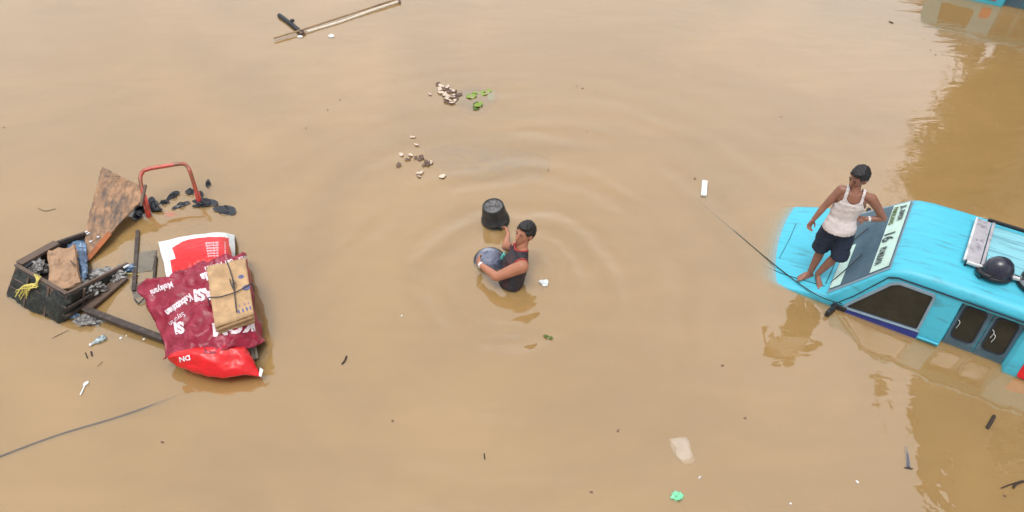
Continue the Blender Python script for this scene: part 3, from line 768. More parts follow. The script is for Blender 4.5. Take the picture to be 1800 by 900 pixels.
def torsoB(g=0):
    return [[(B['pel'], (.185 + g, .14 + g, .12 + g), Rq), (B['waist'], (.180 + g, .145 + g, .07 + g), Rb3)],
            [(B['waist'], (.180 + g, .145 + g, .07 + g), Rb3), (B['chest'] + V((0, 0, -.02)), (.19 + g, .14 + g, .10 + g), Rb3)],
            [(B['chest'], (.180 + g, .13 + g, .10 + g), Rb3), (B['neck'] + V((0, 0, -.03)), (.10 + g, .07 + g, .035 + g), Rb3)]]
faceB = V((-.66, -.66, .22))
hh, hx = head_parts(B['head'], faceB, V((.25, .2, 1)), mb, M['skinB'], 1.24)
hb = torsoB() + hh + [[(B['neck'] + V((0, 0, -.04)), .064), (B['head'] + V((.01, 0, -.04)), .060)],
     [(B['shR'], .055), (B['neck'] + V((0, 0, -.05)), .045)], [(B['shL'], .058), (B['neck'] + V((0, 0, -.05)), .045)]]
hb += [[(B['shL'], .080), (B['shL'].lerp(B['elL'], .4), .072)], [(B['shL'].lerp(B['elL'], .35), .073), (B['elL'], .054)], [(B['elL'], .054), (B['elL'].lerp(B['wrL'], .35), .051)], [(B['elL'].lerp(B['wrL'], .3), .051), (B['wrL'], .033)]]
hb += [[(B['shR'], .060), (B['elR'], .043)], [(B['elR'], .043), (B['wrR'], .028)]]
gripB = at(893, 397, .10)
hb += hand_hulls(B['wrL'], at(837, 444, .20) - B['wrL'], at(862, 452, .12) - B['wrL'], 1, .55, 1.0)
hb += hand_hulls(B['wrR'], at(889, 392, .15) - B['wrR'], V((-.8, .1, -.5)), -1, .55, 1.0)
for sd in (-1, 1):   # legs under the water down to the street
    h = B['pel'] + latb * .09 * sd; hb += [[(h, .09), (h + V((-.05, 0, -.40)), .062)], [(h + V((-.05, 0, -.40)), .060), (h + V((0, 0, -.80)), .045)], [(h + V((0, 0, -.82)), .042), (h + V((-.16, 0, -.83)), .032)]]
link('body', fuse(hb, .0055, 3), M['skinB'], mb, True); hx(mb)
def keepB(p):
    q = Rb3.transposed() @ (p - B['chest'])
    if p.z < -.25: return False
    if q.z < .07: return True
    nk = (p - B['neck']); nk = math.sqrt(nk.x ** 2 + nk.y ** 2)
    return nk > .085 and q.x < .135 and q.x > -.17
shB = fuse(torsoB(.012) + [[(B['shR'].lerp(B['neck'], .4), .060), (B['shL'].lerp(B['neck'], .4), .060)], [(B['shR'], .060), (B['shR'].lerp(B['chest'], .3), .065)], [(B['shL'].lerp(B['chest'], .25), .088), (B['shL'].lerp(B['chest'], .6), .07)]], .006, 3)
so = link('sleeveless_shirt', cut(shB, keepB, lambda p, n: n * (.007 * noise.noise(V((p.x * 14, p.y * 8, p.z * 18))) + .003 * noise.noise(p * 40))), M['shirt'], mb, True)
md = so.modifiers.new('t', 'SOLIDIFY'); md.thickness = .004
def hem(me, pick, r_, name, m, par):
    b = bmesh.new(); b.from_mesh(me)
    P = [v.co.copy() for v in b.verts if v.is_boundary and pick(v.co)]; b.free()
    if len(P) < 8: return
    c = sum(P, V()) / len(P); ax_ = V()
    for p, q in zip(P, P[1:]):
        n_ = (p - c).cross(q - c); ax_ += n_ if n_.dot(ax_) >= 0 else -n_
    ax_.normalize(); u_ = ax_.orthogonal().normalized(); w_ = ax_.cross(u_)
    bins = {}
    for p in P: bins.setdefault(int((math.atan2((p - c).dot(w_), (p - c).dot(u_)) + math.pi) / (2 * math.pi) * 20), []).append(p)
    L_ = [sum(bins[k], V()) / len(bins[k]) for k in sorted(bins)]
    L_ = [(L_[i - 1] + L_[i] * 2 + L_[(i + 1) % len(L_)]) / 4 for i in range(len(L_))]
    bm = bmesh.new(); tube(bm, L_ + [L_[0]], r_, 8, False); bm_obj(name, bm, m, par, True)
Ri_ = Rb3.transposed()
hem(so.data, lambda p: (Ri_ @ (p - B['chest'])).x > .10 and p.z > .1, .009, 'armhole_piping', M['redtrim'], mb)
bm = bmesh.new(); d_ = (B['elL'] - B['wrL']).normalized(); tube(bm, [B['wrL'] + d_ * .01, B['wrL'] + d_ * .035], .038, 16); bm_obj('wristwatch', bm, M['watch'], mb, True)
hem(so.data, lambda p: (p - B['neck']).length < .14, .011, 'collar', M['redtrim'], mb)

bs = empty('plastic_basin', at(860, 452, .06)); tag(bs, 'blue-grey upturned plastic basin held against the chest of the wading man', 'basin')
nB = V((-.10, -.30, 1)).normalized(); MBs = Matrix.Translation(at(861, 458, .02)) @ nB.to_track_quat('Z', 'Y').to_matrix().to_4x4() @ Matrix.Diagonal((.93, .86, .95, 1))
bm = bmesh.new(); lathe(bm, [(.20, -.05), (.205, -.01), (.198, .0), (.19, .012), (.183, .04), (.165, .085), (.135, .12), (.128, .124), (.12, .118), (.07, .125), (0, .128)], 48, MBs)
bm_obj('bowl', bm, M['basin'], bs, True)
bm = bmesh.new(); lathe(bm, [(.205, -.012), (.217, -.01), (.219, .0), (.213, .010), (.200, .008)], 48, MBs); bm_obj('rim', bm, M['bucket'], bs, True)
bm = bmesh.new(); p0 = at(884, 450, .2)
add_box(bm, p0, (.03, .05, .09), Matrix.Rotation(.4, 3, 'Y'), .008); clp = bm_obj('handle', bm, M['subblue'], bs)

# ------------------------------------------------------------------ wrecked cart and rubbish on the left
def sheet(name, grid, nu, nv, m, parent=None, amp=.01, fr=7, th=.006, seed=0, matfn=None, ret=False):
    """surface through a control grid of points (rows of v), Catmull-Rom both ways"""
    rows = [crv(r, nu) for r in grid]
    cols = [crv([rows[i][k] for i in range(len(rows))], nv) for k in range(len(rows[0]))]
    U, W = len(cols), len(cols[0]); vs, fs = [], []
    for k in range(U):
        for i in range(W):
            p = cols[k][i]; q = p * fr + V((seed, seed * 2, 0))
            e = 1
            vs.append(p + V((0, 0, 1)) * amp * e * (noise.noise(q) + .5 * abs(noise.noise(q * 2.3)) + .25 * noise.noise(q * 5)) + V((noise.noise(q + V((9, 0, 0))), noise.noise(q + V((0, 9, 0))), 0)) * amp * .5)
    for k in range(U - 1):
        for i in range(W - 1): fs.append((k * W + i, k * W + i + 1, (k + 1) * W + i + 1, (k + 1) * W + i))
    o = mesh_obj(name, vs, fs, m, parent, True)
    if matfn:
        for n_, p in enumerate(o.data.polygons):
            k, i = divmod(n_, W - 1); p.material_index = matfn(k / (U - 1), i / (W - 1))
    md = o.modifiers.new('t', 'SOLIDIFY'); md.thickness = th; md.offset = -1 if True else 1
    return o
def bvh_of(o):
    dg = bpy.context.evaluated_depsgraph_get(); dg.update(); off = parent_origin(o.parent) + o.location if o.parent else V((0, 0, 0))
    me = o.data; return BVHTree.FromPolygons([v.co + off for v in me.vertices], [tuple(p.vertices) for p in me.polygons])
def lettering(txt, px, py, deg, size, tree, m, parent, bold=.03, squash=1.0, name='lettering', lift=.006, curve=0):
    cu = bpy.data.curves.new('t', 'FONT'); cu.body = txt; cu.size = 1; cu.offset = bold; cu.resolution_u = 3
    to = bpy.data.objects.new('t', cu); COL.objects.link(to)
    me = bpy.data.meshes.new_from_object(to.evaluated_get(bpy.context.evaluated_depsgraph_get())); bpy.data.objects.remove(to)
    b = bmesh.new(); b.from_mesh(me)
    for _ in range(2):
        es = [e for e in b.edges if e.calc_length() > .12]
        if es: bmesh.ops.subdivide_edges(b, edges=es, cuts=1, use_grid_fill=False)
    bmesh.ops.triangulate(b, faces=b.faces[:])
    a = math.radians(deg); ca, sa = math.cos(a), math.sin(a); bad = []
    eye = V((0, 0, H))
    for v in b.verts:
        x, y = v.co.x * size * squash, v.co.y * size
        y += curve * x * x / 100
        qx, qy = px + x * ca + y * sa, py + x * sa - y * ca
        t = (at(qx, qy, 0) - eye).normalized(); hit = tree.ray_cast(eye, t)
        if hit[0] is None: bad.append(v); continue
        nrm = hit[1] if hit[1].dot(t) < 0 else -hit[1]
        v.co = hit[0] + nrm * lift * .6 - t * lift * .5
    bmesh.ops.delete(b, geom=bad, context='VERTS'); b.to_mesh(me); b.free()
    return link(name, me, m, parent)
def A(rows): return [[at(*p) for p in r] for r in rows]

# handcart: tilted box
ct = empty('wooden_handcart', at(80, 510, 0)); tag(ct, 'broken dark wooden handcart box half sunk and full of rubbish', 'cart')
cA, cB, cC, cD = at(28, 466, .27), at(150, 410, .16), at(118, 517, .32), at(224, 464, .06)
cM = at(100, 427, .21)
bm = bmesh.new(); beam(bm, cA, cC, .042, .04); bm_obj('rim_rail', bm, M['frame_wood'], ct)
bm = bmesh.new(); beam(bm, cC, cD, .034, .04); bm_obj('rim_rail', bm, M['frame_wood'], ct)
bm = bmesh.new(); beam(bm, cM, cB, .035, .04); bm_obj('rim_rail', bm, M['darkwood'], ct)
bm = bmesh.new(); beam(bm, cA + V((.03, .02, 0)), cM, .11, .035); bm_obj('rim_plank', bm, M['frame_wood'], ct)
bm = bmesh.new(); beam(bm, at(33, 478, .25), at(56, 461, .25), .05, .02); bm_obj('inner_batten', bm, M['black'], ct)
sheet('side_cloth', A([[(29, 470, .27), (60, 487, .28), (90, 503, .30), (118, 519, .32), (165, 497, .20), (224, 470, .05)],
      [(22, 492, .16), (52, 515, .16), (85, 534, .17), (117, 545, .16), (165, 515, .08), (226, 478, -.03)],
      [(12, 516, .0), (45, 541, .0), (80, 556, .0), (112, 566, -.0), (165, 530, -.05), (228, 486, -.1)],
      [(12, 530, -.1), (45, 553, -.1), (80, 568, -.1), (112, 578, -.1), (165, 545, -.14), (228, 500, -.2)]]), 7, 6, M['blacknet'], ct, .035, 16, .01, 3)
bm = bmesh.new(); beam(bm, at(64, 503, .225), at(113, 533, .225), .16, .014, up=V((.45, -.8, .35))); bm_obj('worn_side_panel', bm, M['frame_wood'], ct)
bm = bmesh.new(); beam(bm, at(31, 470, .27), at(14, 518, -.02), .035, .03, up=V((1, 0, 0))); bm_obj('corner_post', bm, M['darkwood'], ct)
bm = bmesh.new(); beam(bm, at(118, 519, .31), at(112, 566, -.02), .035, .03, up=V((1, 0, 0))); bm_obj('corner_post', bm, M['darkwood'], ct)
for a, b_ in (((24, 488, .19), (118, 541, .20)), ((18, 502, .10), (115, 554, .10)), ((120, 541, .20), (180, 506, .10)), ((116, 556, .09), (178, 519, .02))):
    bm = bmesh.new(); beam(bm, at(*a) + V((0, -.012, 0)), at(*b_) + V((0, -.012, 0)), .02, .035); bm_obj('side_slat', bm, M['darkwood'], ct)
for a, b_ in (((52, 486, .27), (44, 536, .01)), ((88, 504, .29), (80, 553, .01)), ((150, 505, .25), (146, 540, .0))):
    bm = bmesh.new(); beam(bm, at(*a) + V((0, -.02, 0)), at(*b_) + V((0, -.02, 0)), .035, .02, up=V((1, 0, 0))); bm_obj('side_slat', bm, M['frame_wood'], ct)
# far sides and floor
sheet('back_board', A([[(30, 468, .25), (100, 429, .19), (150, 412, .14)], [(45, 500, -.05), (110, 462, -.1), (160, 440, -.12)]]), 6, 5, M['darkwood'], ct, .01, 6, .02, 1)
sheet('floor_board', A([[(40, 482, .08), (100, 452, .03), (150, 432, -.02)], [(75, 505, .08), (130, 480, .03), (180, 468, -.03)], [(108, 528, .1), (160, 505, .04), (215, 480, -.03)]]), 6, 6, M['darkwood'], ct, .02, 8, .02, 5)
for k in range(9):
    t = k / 8; p = cC.lerp(cD, t)
    if k % 2 == 0:
        bm = bmesh.new(); beam(bm, p + V((0, 0, -.01)), p + V((.0, -.01, -.22)), .03, .02, up=V((1, 0, 0))); bm_obj('stud', bm, M['darkwood'], ct)
def clump(name, c, r, m, label, cat, parent=None, sc=(1, 1, .5), amp=.4, fr=1.6, seed=0, sub=3):
    bm = bmesh.new(); bmesh.ops.create_icosphere(bm, subdivisions=sub, radius=1)
    for v in bm.verts:
        n = v.co.normalized(); d = 1 + amp * noise.noise(n * fr * .6 + V((seed, 0, 0))) + amp * .45 * noise.noise(n * fr * 1.5 + V((0, seed, 0))) + amp * .25 * noise.noise(n * fr * 4 + V((0, 0, seed)))
        v.co = V(c) + V((n.x * sc[0], n.y * sc[1], n.z * sc[2])) * d * r
    o = bm_obj(name, bm, m, parent, False)
    if label: tag(o, label, cat)
    return o
# content of the cart
bm = bmesh.new(); c0_, cx_, cy_ = at(113, 474, .24), (at(136, 466, .24) - at(90, 480, .24)), (at(104, 440, .24) - at(122, 506, .22))
ex = cx_.normalized(); ez = ex.cross(cy_).normalized(); ez = ez if ez.z > 0 else -ez; ey = ez.cross(ex)
bmesh.ops.create_cube(bm, size=1); bmesh.ops.subdivide_edges(bm, edges=bm.edges[:], cuts=11, use_grid_fill=True)
for v in bm.verts:
    q = v.co.copy(); v.co = c0_ + ex * q.x * cx_.length * 1.02 + ey * q.y * cy_.length + ez * (q.z * .17 - .03)
    v.co += V((noise.noise(q * 3), noise.noise(q * 3 + V((5, 0, 0))), noise.noise(q * 3 + V((0, 7, 0))))) * .035 + V((0, 0, 1)) * (.03 * abs(noise.noise(q * 6)) - .02 * (q.x > .2))
bm_obj('crumpled_carton', bm, M['foamwood'])
tag(bpy.data.objects['crumpled_carton'], 'crumpled tan carton jammed inside the broken handcart', 'carton')
bm = bmesh.new(); beam(bm, at(108, 445, .27), at(132, 466, .29), .02, .012); tag(bm_obj('wood_lath', bm, M['frame_wood']), 'short lath lying on the crumpled tan carton', 'lath')
sheet('blue_plastic_bag', A([[(112, 432, .06), (130, 424, .10), (148, 415, .08)], [(122, 455, .10), (138, 448, .15), (152, 440, .08)], [(138, 480, .10), (146, 474, .16), (156, 470, .06)], [(140, 500, .08), (150, 492, .12), (158, 488, .0)]]), 8, 8, M['bluebag'], None, .06, 12, .006, 4)
tag(bpy.data.objects['blue_plastic_bag'], 'crumpled blue and white plastic bags heaped at the back of the handcart', 'plastic bags')
clump('rubbish_heap', at(56, 470, .16), .13, M['whitebag'], 'pale grey crumpled rubbish in the left corner of the handcart', 'rubbish', sc=(1.3, .9, .5), amp=.6, fr=3, seed=3, sub=4)
clump('rubbish_heap', at(152, 507, .13), .13, M['whitebag'], 'grey crumpled foil rubbish beside the right rail of the handcart', 'rubbish', sc=(1.3, .8, .6), amp=.7, fr=3, seed=9, sub=4)
clump('rubbish_heap', at(190, 484, .05), .13, M['whitebag'], 'mottled rubbish caught near the sinking end of the handcart rail', 'rubbish', sc=(1.6, .8, .4), amp=.7, fr=3, seed=14, sub=4)
clump('rubbish_heap', at(222, 474, .0), .08, M['bluebag'], 'small blue-grey rubbish at the end of the handcart rail', 'rubbish', sc=(1.2, .9, .5), amp=.7, fr=3, seed=22, sub=4)
clump('rubbish_heap', at(158, 563, .0), .10, M['whitebag'], 'grey foil scraps floating below the dark beam', 'rubbish', sc=(1.6, .8, .3), amp=.8, fr=4, seed=30, sub=4)
clump('plastic_bottle', at(124, 554, .01), .065, M['bluebag'], 'crushed blue bottle floating below the handcart', 'bottle', sc=(1.5, .6, .5), amp=.3, fr=3, seed=5)
bm = bmesh.new(); tube(bm, [at(217, 471, .09), at(224, 467, .09), at(228, 466, .10)], .014, 8); tag(bm_obj('white_tube', bm, M['white']), 'short white tube on the rubbish at the handcart rail end', 'tube')
bm = bmesh.new()
for k in range(16):
    a = at(61 + random.uniform(-4, 6), 503 + random.uniform(-5, 4), .27); b_ = at(28 + random.uniform(-2, 20), 521 + random.uniform(-8, 6), .10 + random.random() * .08)
    tube(bm, crv([a, a.lerp(b_, .5) + V((random.uniform(-.04, .04), random.uniform(-.04, .04), .05)), b_], 5), .0045, 5)
for k in range(5): tube(bm, crv([at(61, 503, .27), at(64 + k, 492, .33), at(60 + k * 3, 481 + k, .36)], 5), .005, 5)
tag(bm_obj('raffia_tie', bm, M['raffia']), 'frayed yellow raffia tie on the near side of the handcart', 'twine')

# plywood board
pb = empty('plywood_board', at(190, 400, 0)); tag(pb, 'rotten brown plywood board leaning up out of the water by the handcart', 'board')
cor = [at(178, 292, .46), at(256, 331, .33), at(254, 347, .26), at(206, 402, .10), at(154, 456, .03), at(146, 447, .06), at(150, 400, .18)]
pn = (cor[1] - cor[0]).cross(cor[4] - cor[0]).normalized()
if pn.z < 0: pn = -pn
cen = sum(cor, V()) / 7
cor = [p - pn * (p - cen).dot(pn) * .75 for p in cor]
cc = []
for i, p in enumerate(cor):
    q = cor[(i + 1) % 7]
    n_ = max(2, int((q - p).length / .04))
    for k in range(n_): cc.append(p.lerp(q, k / n_) + V((random.gauss(0, .004), random.gauss(0, .004), random.gauss(0, .003))))
tri = [tuple(t) for t in tessellate_polygon([[V((p.x, p.y, 0)) for p in cc]])]; n = len(cc)
bm = bmesh.new(); me = bpy.data.meshes.new('t')
me.from_pydata(cc + [p - pn * .02 for p in cc], [], tri + [tuple(n + i for i in t[::-1]) for t in tri] + [(i, (i + 1) % n, n + (i + 1) % n, n + i) for i in range(n)]); bm.from_mesh(me)
bm_obj('panel', bm, M['ply'], pb)
bm = bmesh.new(); beam(bm, cor[3].lerp(cor[4], .2), cor[4], .07, .012, up=pn); o = bm_obj('rusty_strip', bm, M['rust'], pb); o.location += pn * .012
for q, t in ((.12, .3), (.2, .55)):
    pass
bm = bmesh.new()
for x, y in ((155, 411), (152, 408), (160, 425), (173, 417)):
    p = at(x, y, .1); 
    tn = BVHTree.FromPolygons([v for v in cc], tri).ray_cast(V((0, 0, H)), (p - V((0, 0, H))).normalized())
    if tn[0]: add_box(bm, tn[0] + pn * .008, (random.uniform(.02, .05), .02, .008), Matrix.Rotation(random.random(), 3, 'Z'))
bm_obj('paint_fleck', bm, M['white'], pb)
bm = bmesh.new(); beam(bm, at(248, 362, .22), at(256, 325, .36), .03, .03); tag(bm_obj('wood_batten', bm, M['frame_wood']), 'short upright batten at the right edge of the plywood board', 'batten')

# red tubular frame
bm = bmesh.new()
tube(bm, crv([at(264, 388, -.12), at(262, 379, .0), at(254, 348, .24), at(247, 318, .40), at(249, 305, .45), at(258, 298, .465), at(290, 292, .47), at(318, 288, .47), at(328, 291, .46), at(334, 302, .42), at(343, 330, .22), at(350, 354, .02), at(353, 364, -.1)], 6), .026, 12)
rfm = empty('tubular_handle', at(305, 370, 0)); tag(rfm, 'red steel tube hoop standing out of the water beside the plywood', 'handle frame')
bm_obj('hoop', bm, M['red_steel'], rfm, True)
for a, b_ in (((253, 345, .26), (262, 381, -.01)), ((346, 338, .14), (351, 357, 0))):
    bm = bmesh.new(); tube(bm, [at(*a), at(*b_)], .034, 12); bm_obj('sleeve', bm, mat('red_sleeve', (.62, .06, .045), .4, dirt=(.65, .5, .5), dirt_amt=.8, dscale=9, d_lo=.6, d_hi=.63), rfm, True)

# black sandals and rubber pieces round the red hoop
def sandal(px, py, z, ln, wd, deg, tx=0, ty=0, label='', m=None):
    bm = bmesh.new(); n = 20; R = Matrix.Rotation(math.radians(deg), 3, 'Z') @ Matrix.Rotation(tx, 3, 'X') @ Matrix.Rotation(ty, 3, 'Y'); c = at(px, py, z)
    T, Bt = [], []
    for k in range(n):
        a = 2 * math.pi * k / n; x = math.cos(a) * ln / 2; y = math.sin(a) * wd / 2 * (1 + .25 * math.cos(a)) - .12 * wd * math.cos(2 * a)
        zz = .25 * x * x / ln
        T.append(bm.verts.new(c + R @ V((x, y, zz + .010)))); Bt.append(bm.verts.new(c + R @ V((x * .95, y * .92, zz - .010))))
    bm.faces.new(T); bm.faces.new(Bt[::-1])
    for k in range(n): bm.faces.new((T[k], Bt[k], Bt[(k + 1) % n], T[(k + 1) % n]))
    tube(bm, crv([c + R @ V((ln * .25, 0, .012)), c + R @ V((ln * .05, wd * .35, .05)), c + R @ V((-ln * .15, wd * .42, .01))], 4), .007, 6)
    tube(bm, crv([c + R @ V((ln * .25, 0, .012)), c + R @ V((ln * .05, -wd * .35, .05)), c + R @ V((-ln * .15, -wd * .42, .01))], 4), .007, 6)
    o = bm_obj('rubber_sandal', bm, m or M['blackitem']); tag(o, label, 'sandal', 'black rubber sandals floating round the red hoop'); return o
SA = [(245, 372, .01, .20, .09, 100, .5, .1, 'black sandal at the left foot of the red hoop, leftmost of the pile'), (252, 361, .03, .19, .08, 60, -.5, .3, 'black sandal lying behind the left foot of the red hoop'),
      (270, 360, .03, .20, .08, 130, .4, -.3, 'black sandal just right of the left foot of the red hoop'), (275, 368, .01, .17, .07, 150, .3, .2, 'small black sandal in front of the pile at the left foot of the hoop'),
      (243, 381, -.005, .16, .09, 80, .2, .1, 'half sunk black sandal nearest the plywood'),
      (288, 357, .0, .13, .05, 30, .5, -.3, 'short black sandal tip between the two feet of the hoop'), (303, 345, .01, .17, .06, 62, .8, -.2, 'black sandal on edge between the feet of the red hoop'),
      (318, 362, .0, .20, .05, 35, .3, 0, 'narrow grey-black sandal lying flat between the feet of the hoop'),
      (334, 338, .01, .10, .07, 10, .3, .3, 'small black sandal left of the right foot of the hoop'), (352, 344, -.008, .14, .07, 120, .1, 0, 'sunken black sandal behind the right foot of the red hoop'),
      (366, 325, .0, .13, .045, 110, .3, -.3, 'thin black sandal tip standing furthest from the camera'), (362, 357, .012, .28, .09, -4, .15, .1, 'long black sandal in front of the right foot of the red hoop'),
      (355, 362, .0, .20, .06, 8, -.2, 0, 'dark green-black sandal under the long black one'), (396, 371, -.004, .26, .12, -14, .1, .05, 'wide black sandal, rightmost beyond the red hoop')]
for s_ in SA: sandal(s_[0], s_[1], s_[2], s_[3] * 1.25, s_[4] * 1.3, *s_[5:8], label=s_[8])
def under(name, pts, z, m, label, cat, amp=.01, n=5):
    c = sum((at(x, y, z) for x, y in pts), V()) / len(pts)
    P = crv([at(x, y, z) for x, y in pts] + [at(*pts[0], z)], 6)[:-1]
    vs = [c]; fs = []
    for ring_ in range(1, 9):
        for p in P: q = c.lerp(p, ring_ / 8); q = q + V((0, 0, amp * noise.noise(q * 9) - .015 * (ring_ / 8) ** 3)); vs.append(q)
    k = len(P)
    for i in range(k): fs.append((0, 1 + i, 1 + (i + 1) % k))
    for r in range(7):
        for i in range(k): a = 1 + r * k; fs.append((a + i, a + k + i, a + k + (i + 1) % k, a + (i + 1) % k))
    o = mesh_obj(name, vs, fs, m, None, True); md = o.modifiers.new('t', 'SOLIDIFY'); md.thickness = .004; md.offset = -1
    tag(o, label, cat); return o
under('straw_mat', [(262, 392), (310, 380), (355, 372), (372, 385), (340, 398), (275, 405)], -.018, M['submat'], 'orange-brown straw mat sunk just below the surface under the hoop', 'mat')
under('red_scrap', [(286, 372), (300, 370), (312, 374), (308, 380), (292, 380)], -.016, M['red'], 'small red scrap under the surface between the feet of the hoop', 'scrap')
under('grey_sheet', [(818, 150), (848, 152), (880, 165), (868, 180), (845, 200), (812, 195), (800, 178), (805, 160)], -.020, M['sub'], 'lavender-grey mesh sheet sunk between the husks and the green leaves', 'sheet')
under('teal_sheet', [(850, 160), (870, 158), (872, 176), (852, 180)], -.022, M['subblue'], 'pale teal plastic sunk beside the green leaves', 'plastic')
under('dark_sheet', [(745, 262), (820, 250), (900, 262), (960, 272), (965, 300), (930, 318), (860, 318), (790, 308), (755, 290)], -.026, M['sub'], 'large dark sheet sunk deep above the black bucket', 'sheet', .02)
under('tan_sheet', [(150, 560), (200, 545), (260, 560), (280, 590), (240, 600), (190, 590)], -.04, M['sub'], 'dull sheet sunk below the dark beam', 'sheet', .02)

# planks and beams
def plank(name, a, b_, wd, th, m, label, cat='plank', up=V((0, 0, 1))):
    bm = bmesh.new(); beam(bm, at(*a), at(*b_), wd, th, up=up)
    return tag(bm_obj(name, bm, m), label, cat)
plank('wooden_plank', (146, 546, .05), (216, 488, .03), .14, .03, M['frame_wood'], 'wide reddish-brown plank slanting up beside the handcart')
plank('wooden_beam', (152, 545, .09), (290, 597, .07), .07, .06, M['darkwood'], 'long dark wet beam running from the handcart to the red load', 'beam')
plank('wooden_lath', (242, 405, .02), (235, 511, .02), .045, .02, M['darkwood'], 'thin dark lath lying upright in the picture over the grey boards', 'lath')
plank('grey_board', (240, 462, -.004), (272, 458, .0), .36, .015, M['greyboard'], 'grey board awash left of the red and white sack')
plank('grey_board', (252, 495, -.006), (262, 527, -.008), .30, .015, M['greyboard'], 'lower grey-green board awash left of the maroon banner')
plank('wooden_lath', (274, 450, .02), (270, 500, .02), .03, .02, M['darkwood'], 'dark lath between the grey boards and the maroon banner', 'lath')
bm = bmesh.new(); tube(bm, [at(236, 526, .02), at(244, 534, .02), at(254, 524, .04)], .008, 6); tag(bm_obj('bent_wire', bm, M['black']), 'bent black wire under the left tip of the maroon banner', 'wire')
bm = bmesh.new(); tube(bm, crv([at(190, 484, .06), at(215, 480, .03), at(245, 483, .01)], 6), .004, 5); tag(bm_obj('thin_cord', bm, M['raffia']), 'thin pale cord from the handcart to the grey boards', 'cord')
under('murky_board', [(215, 430), (250, 420), (285, 440), (285, 500), (262, 530), (225, 520), (205, 480)], -.016, M['greyboard'], 'mud-covered boards just under the water left of the sacks', 'boards')

# sacks, banner, cardboard bundle
ld = sheet('load_core', A([[(295, 455, -.1), (345, 440, -.1), (415, 440, -.1)], [(292, 475, .10), (350, 455, .18), (415, 455, .10)], [(285, 540, .10), (350, 520, .24), (420, 530, .05)], [(300, 600, .10), (370, 600, .22), (430, 590, .05)], [(315, 630, -.1), (370, 640, -.1), (435, 630, -.1)]]), 8, 6, M['darkpack'], None, .02, 6, .01)
tag(ld, 'dark covered load under the maroon banner', 'load')
def wr_mat(u, v): return 0
sack = sheet('printed_sack', A([[(280, 431, -.05), (330, 420, -.05), (385, 414, -.05), (412, 418, -.08)],
                        [(278, 426, .17), (328, 415, .22), (384, 409, .22), (412, 414, .06)],
                        [(282, 440, .26), (335, 428, .33), (386, 425, .33), (413, 430, .10)],
                        [(288, 465, .28), (345, 452, .36), (395, 448, .35), (414, 449, .10)],
                        [(292, 490, .22), (350, 480, .28), (400, 470, .28), (414, 464, .06)]]), 34, 26,
             [M['white'], M['red']], None, .012, 6, .006, 6,
             lambda u, v: 1 if (v > .40 + .20 * (1 - min(1, u / .34)) ** 1.5 - .03 * u and .06 < u < .86 and not (u < .12 and v < .7)) else 0)
tag(sack, 'white and red printed sack at the far end of the load', 'sack')
tS = bvh_of(sack)
for i in range(6):
    lettering('lllrllmlnll', 384 + i * 0 + (i - 2.5) * 0, 425 + i * 4.6, 176, 5.2 - .2 * i, tS, M['letter'], sack, .01, 1.3)
lettering('oooooooo', 394, 425, 88, 4.2, tS, M['letter'], sack, .0, 1.2)
ban = sheet('maroon_banner', A([
    [(290, 487, .27), (318, 478, .33), (352, 462, .39), (388, 454, .41), (424, 446, .36), (432, 452, .08)],
    [(243, 502, .19), (300, 495, .31), (345, 488, .40), (390, 478, .42), (428, 468, .36), (438, 475, .04)],
    [(252, 528, .15), (300, 522, .33), (345, 518, .42), (395, 512, .43), (434, 505, .35), (444, 508, .02)],
    [(272, 565, .14), (305, 556, .32), (350, 552, .42), (400, 548, .42), (440, 545, .31), (450, 548, .02)],
    [(285, 598, .15), (315, 590, .31), (352, 588, .40), (402, 584, .39), (445, 578, .26), (464, 592, .02)],
    [(290, 630, .17), (320, 622, .28), (358, 618, .35), (402, 614, .34), (440, 612, .22), (463, 606, .06)]]), 12, 12, M['maroon'], None, .075, 7, .006, 11)
tag(ban, 'creased maroon vinyl banner with white lettering draped over the load', 'banner')
tB = bvh_of(ban)
for a_ in (('Segala', 393, 468, 160, 20, .05, .9), ('081 1408081', 408, 455, 163, 9, .03, 1.1), ('Melayani', 302, 495, 157, 15, .03, .8), ('Kebutuhan', 334, 516, 145, 17, .05, .72),
           ('Sayuran', 322, 548, 143, 13, .0, .8), ('SI', 322, 566, 171, 27, .06, .9), ('ASI', 376, 506, 172, 27, .06, 1.0), ('KOM', 446, 560, 172, 30, .06, 1.1), ('Mur', 436, 447, 160, 11, .02, 1.1)):
    lettering(a_[0], a_[1], a_[2], a_[3], a_[4], tB, M['letter'], ban, a_[5], a_[6])
rs = sheet('red_plastic_sack', A([
    [(300, 622, .30), (340, 612, .34), (390, 604, .33), (425, 606, .27), (434, 612, .22)],
    [(296, 630, .30), (338, 620, .35), (388, 614, .34), (430, 622, .27), (448, 640, .16)],
    [(300, 636, .22), (345, 641, .26), (392, 640, .26), (432, 646, .20), (458, 655, .10)],
    [(312, 645, .16), (350, 657, .15), (392, 665, .12), (430, 661, .11), (459, 662, .06)],
    [(318, 640, .05), (350, 650, .0), (392, 655, -.02), (430, 650, -.02), (450, 648, 0)]]), 10, 9, M['red'], None, .03, 7, .006, 17)
tag(rs, 'bright red plastic sack at the near end of the load', 'sack')
tR = bvh_of(rs); lettering('DN', 334, 624, 168, 12, tR, M['letter'], rs, .04, 1.1)
bm = bmesh.new(); q = [at(457, 646, .14), at(463, 650, .12), at(459, 663, .09), at(455, 660, .1)]; bm.faces.new([bm.verts.new(p) for p in q]); o = bm_obj('white_corner', bm, M['white'], rs); md = o.modifiers.new('t', 'SOLIDIFY'); md.thickness = .004
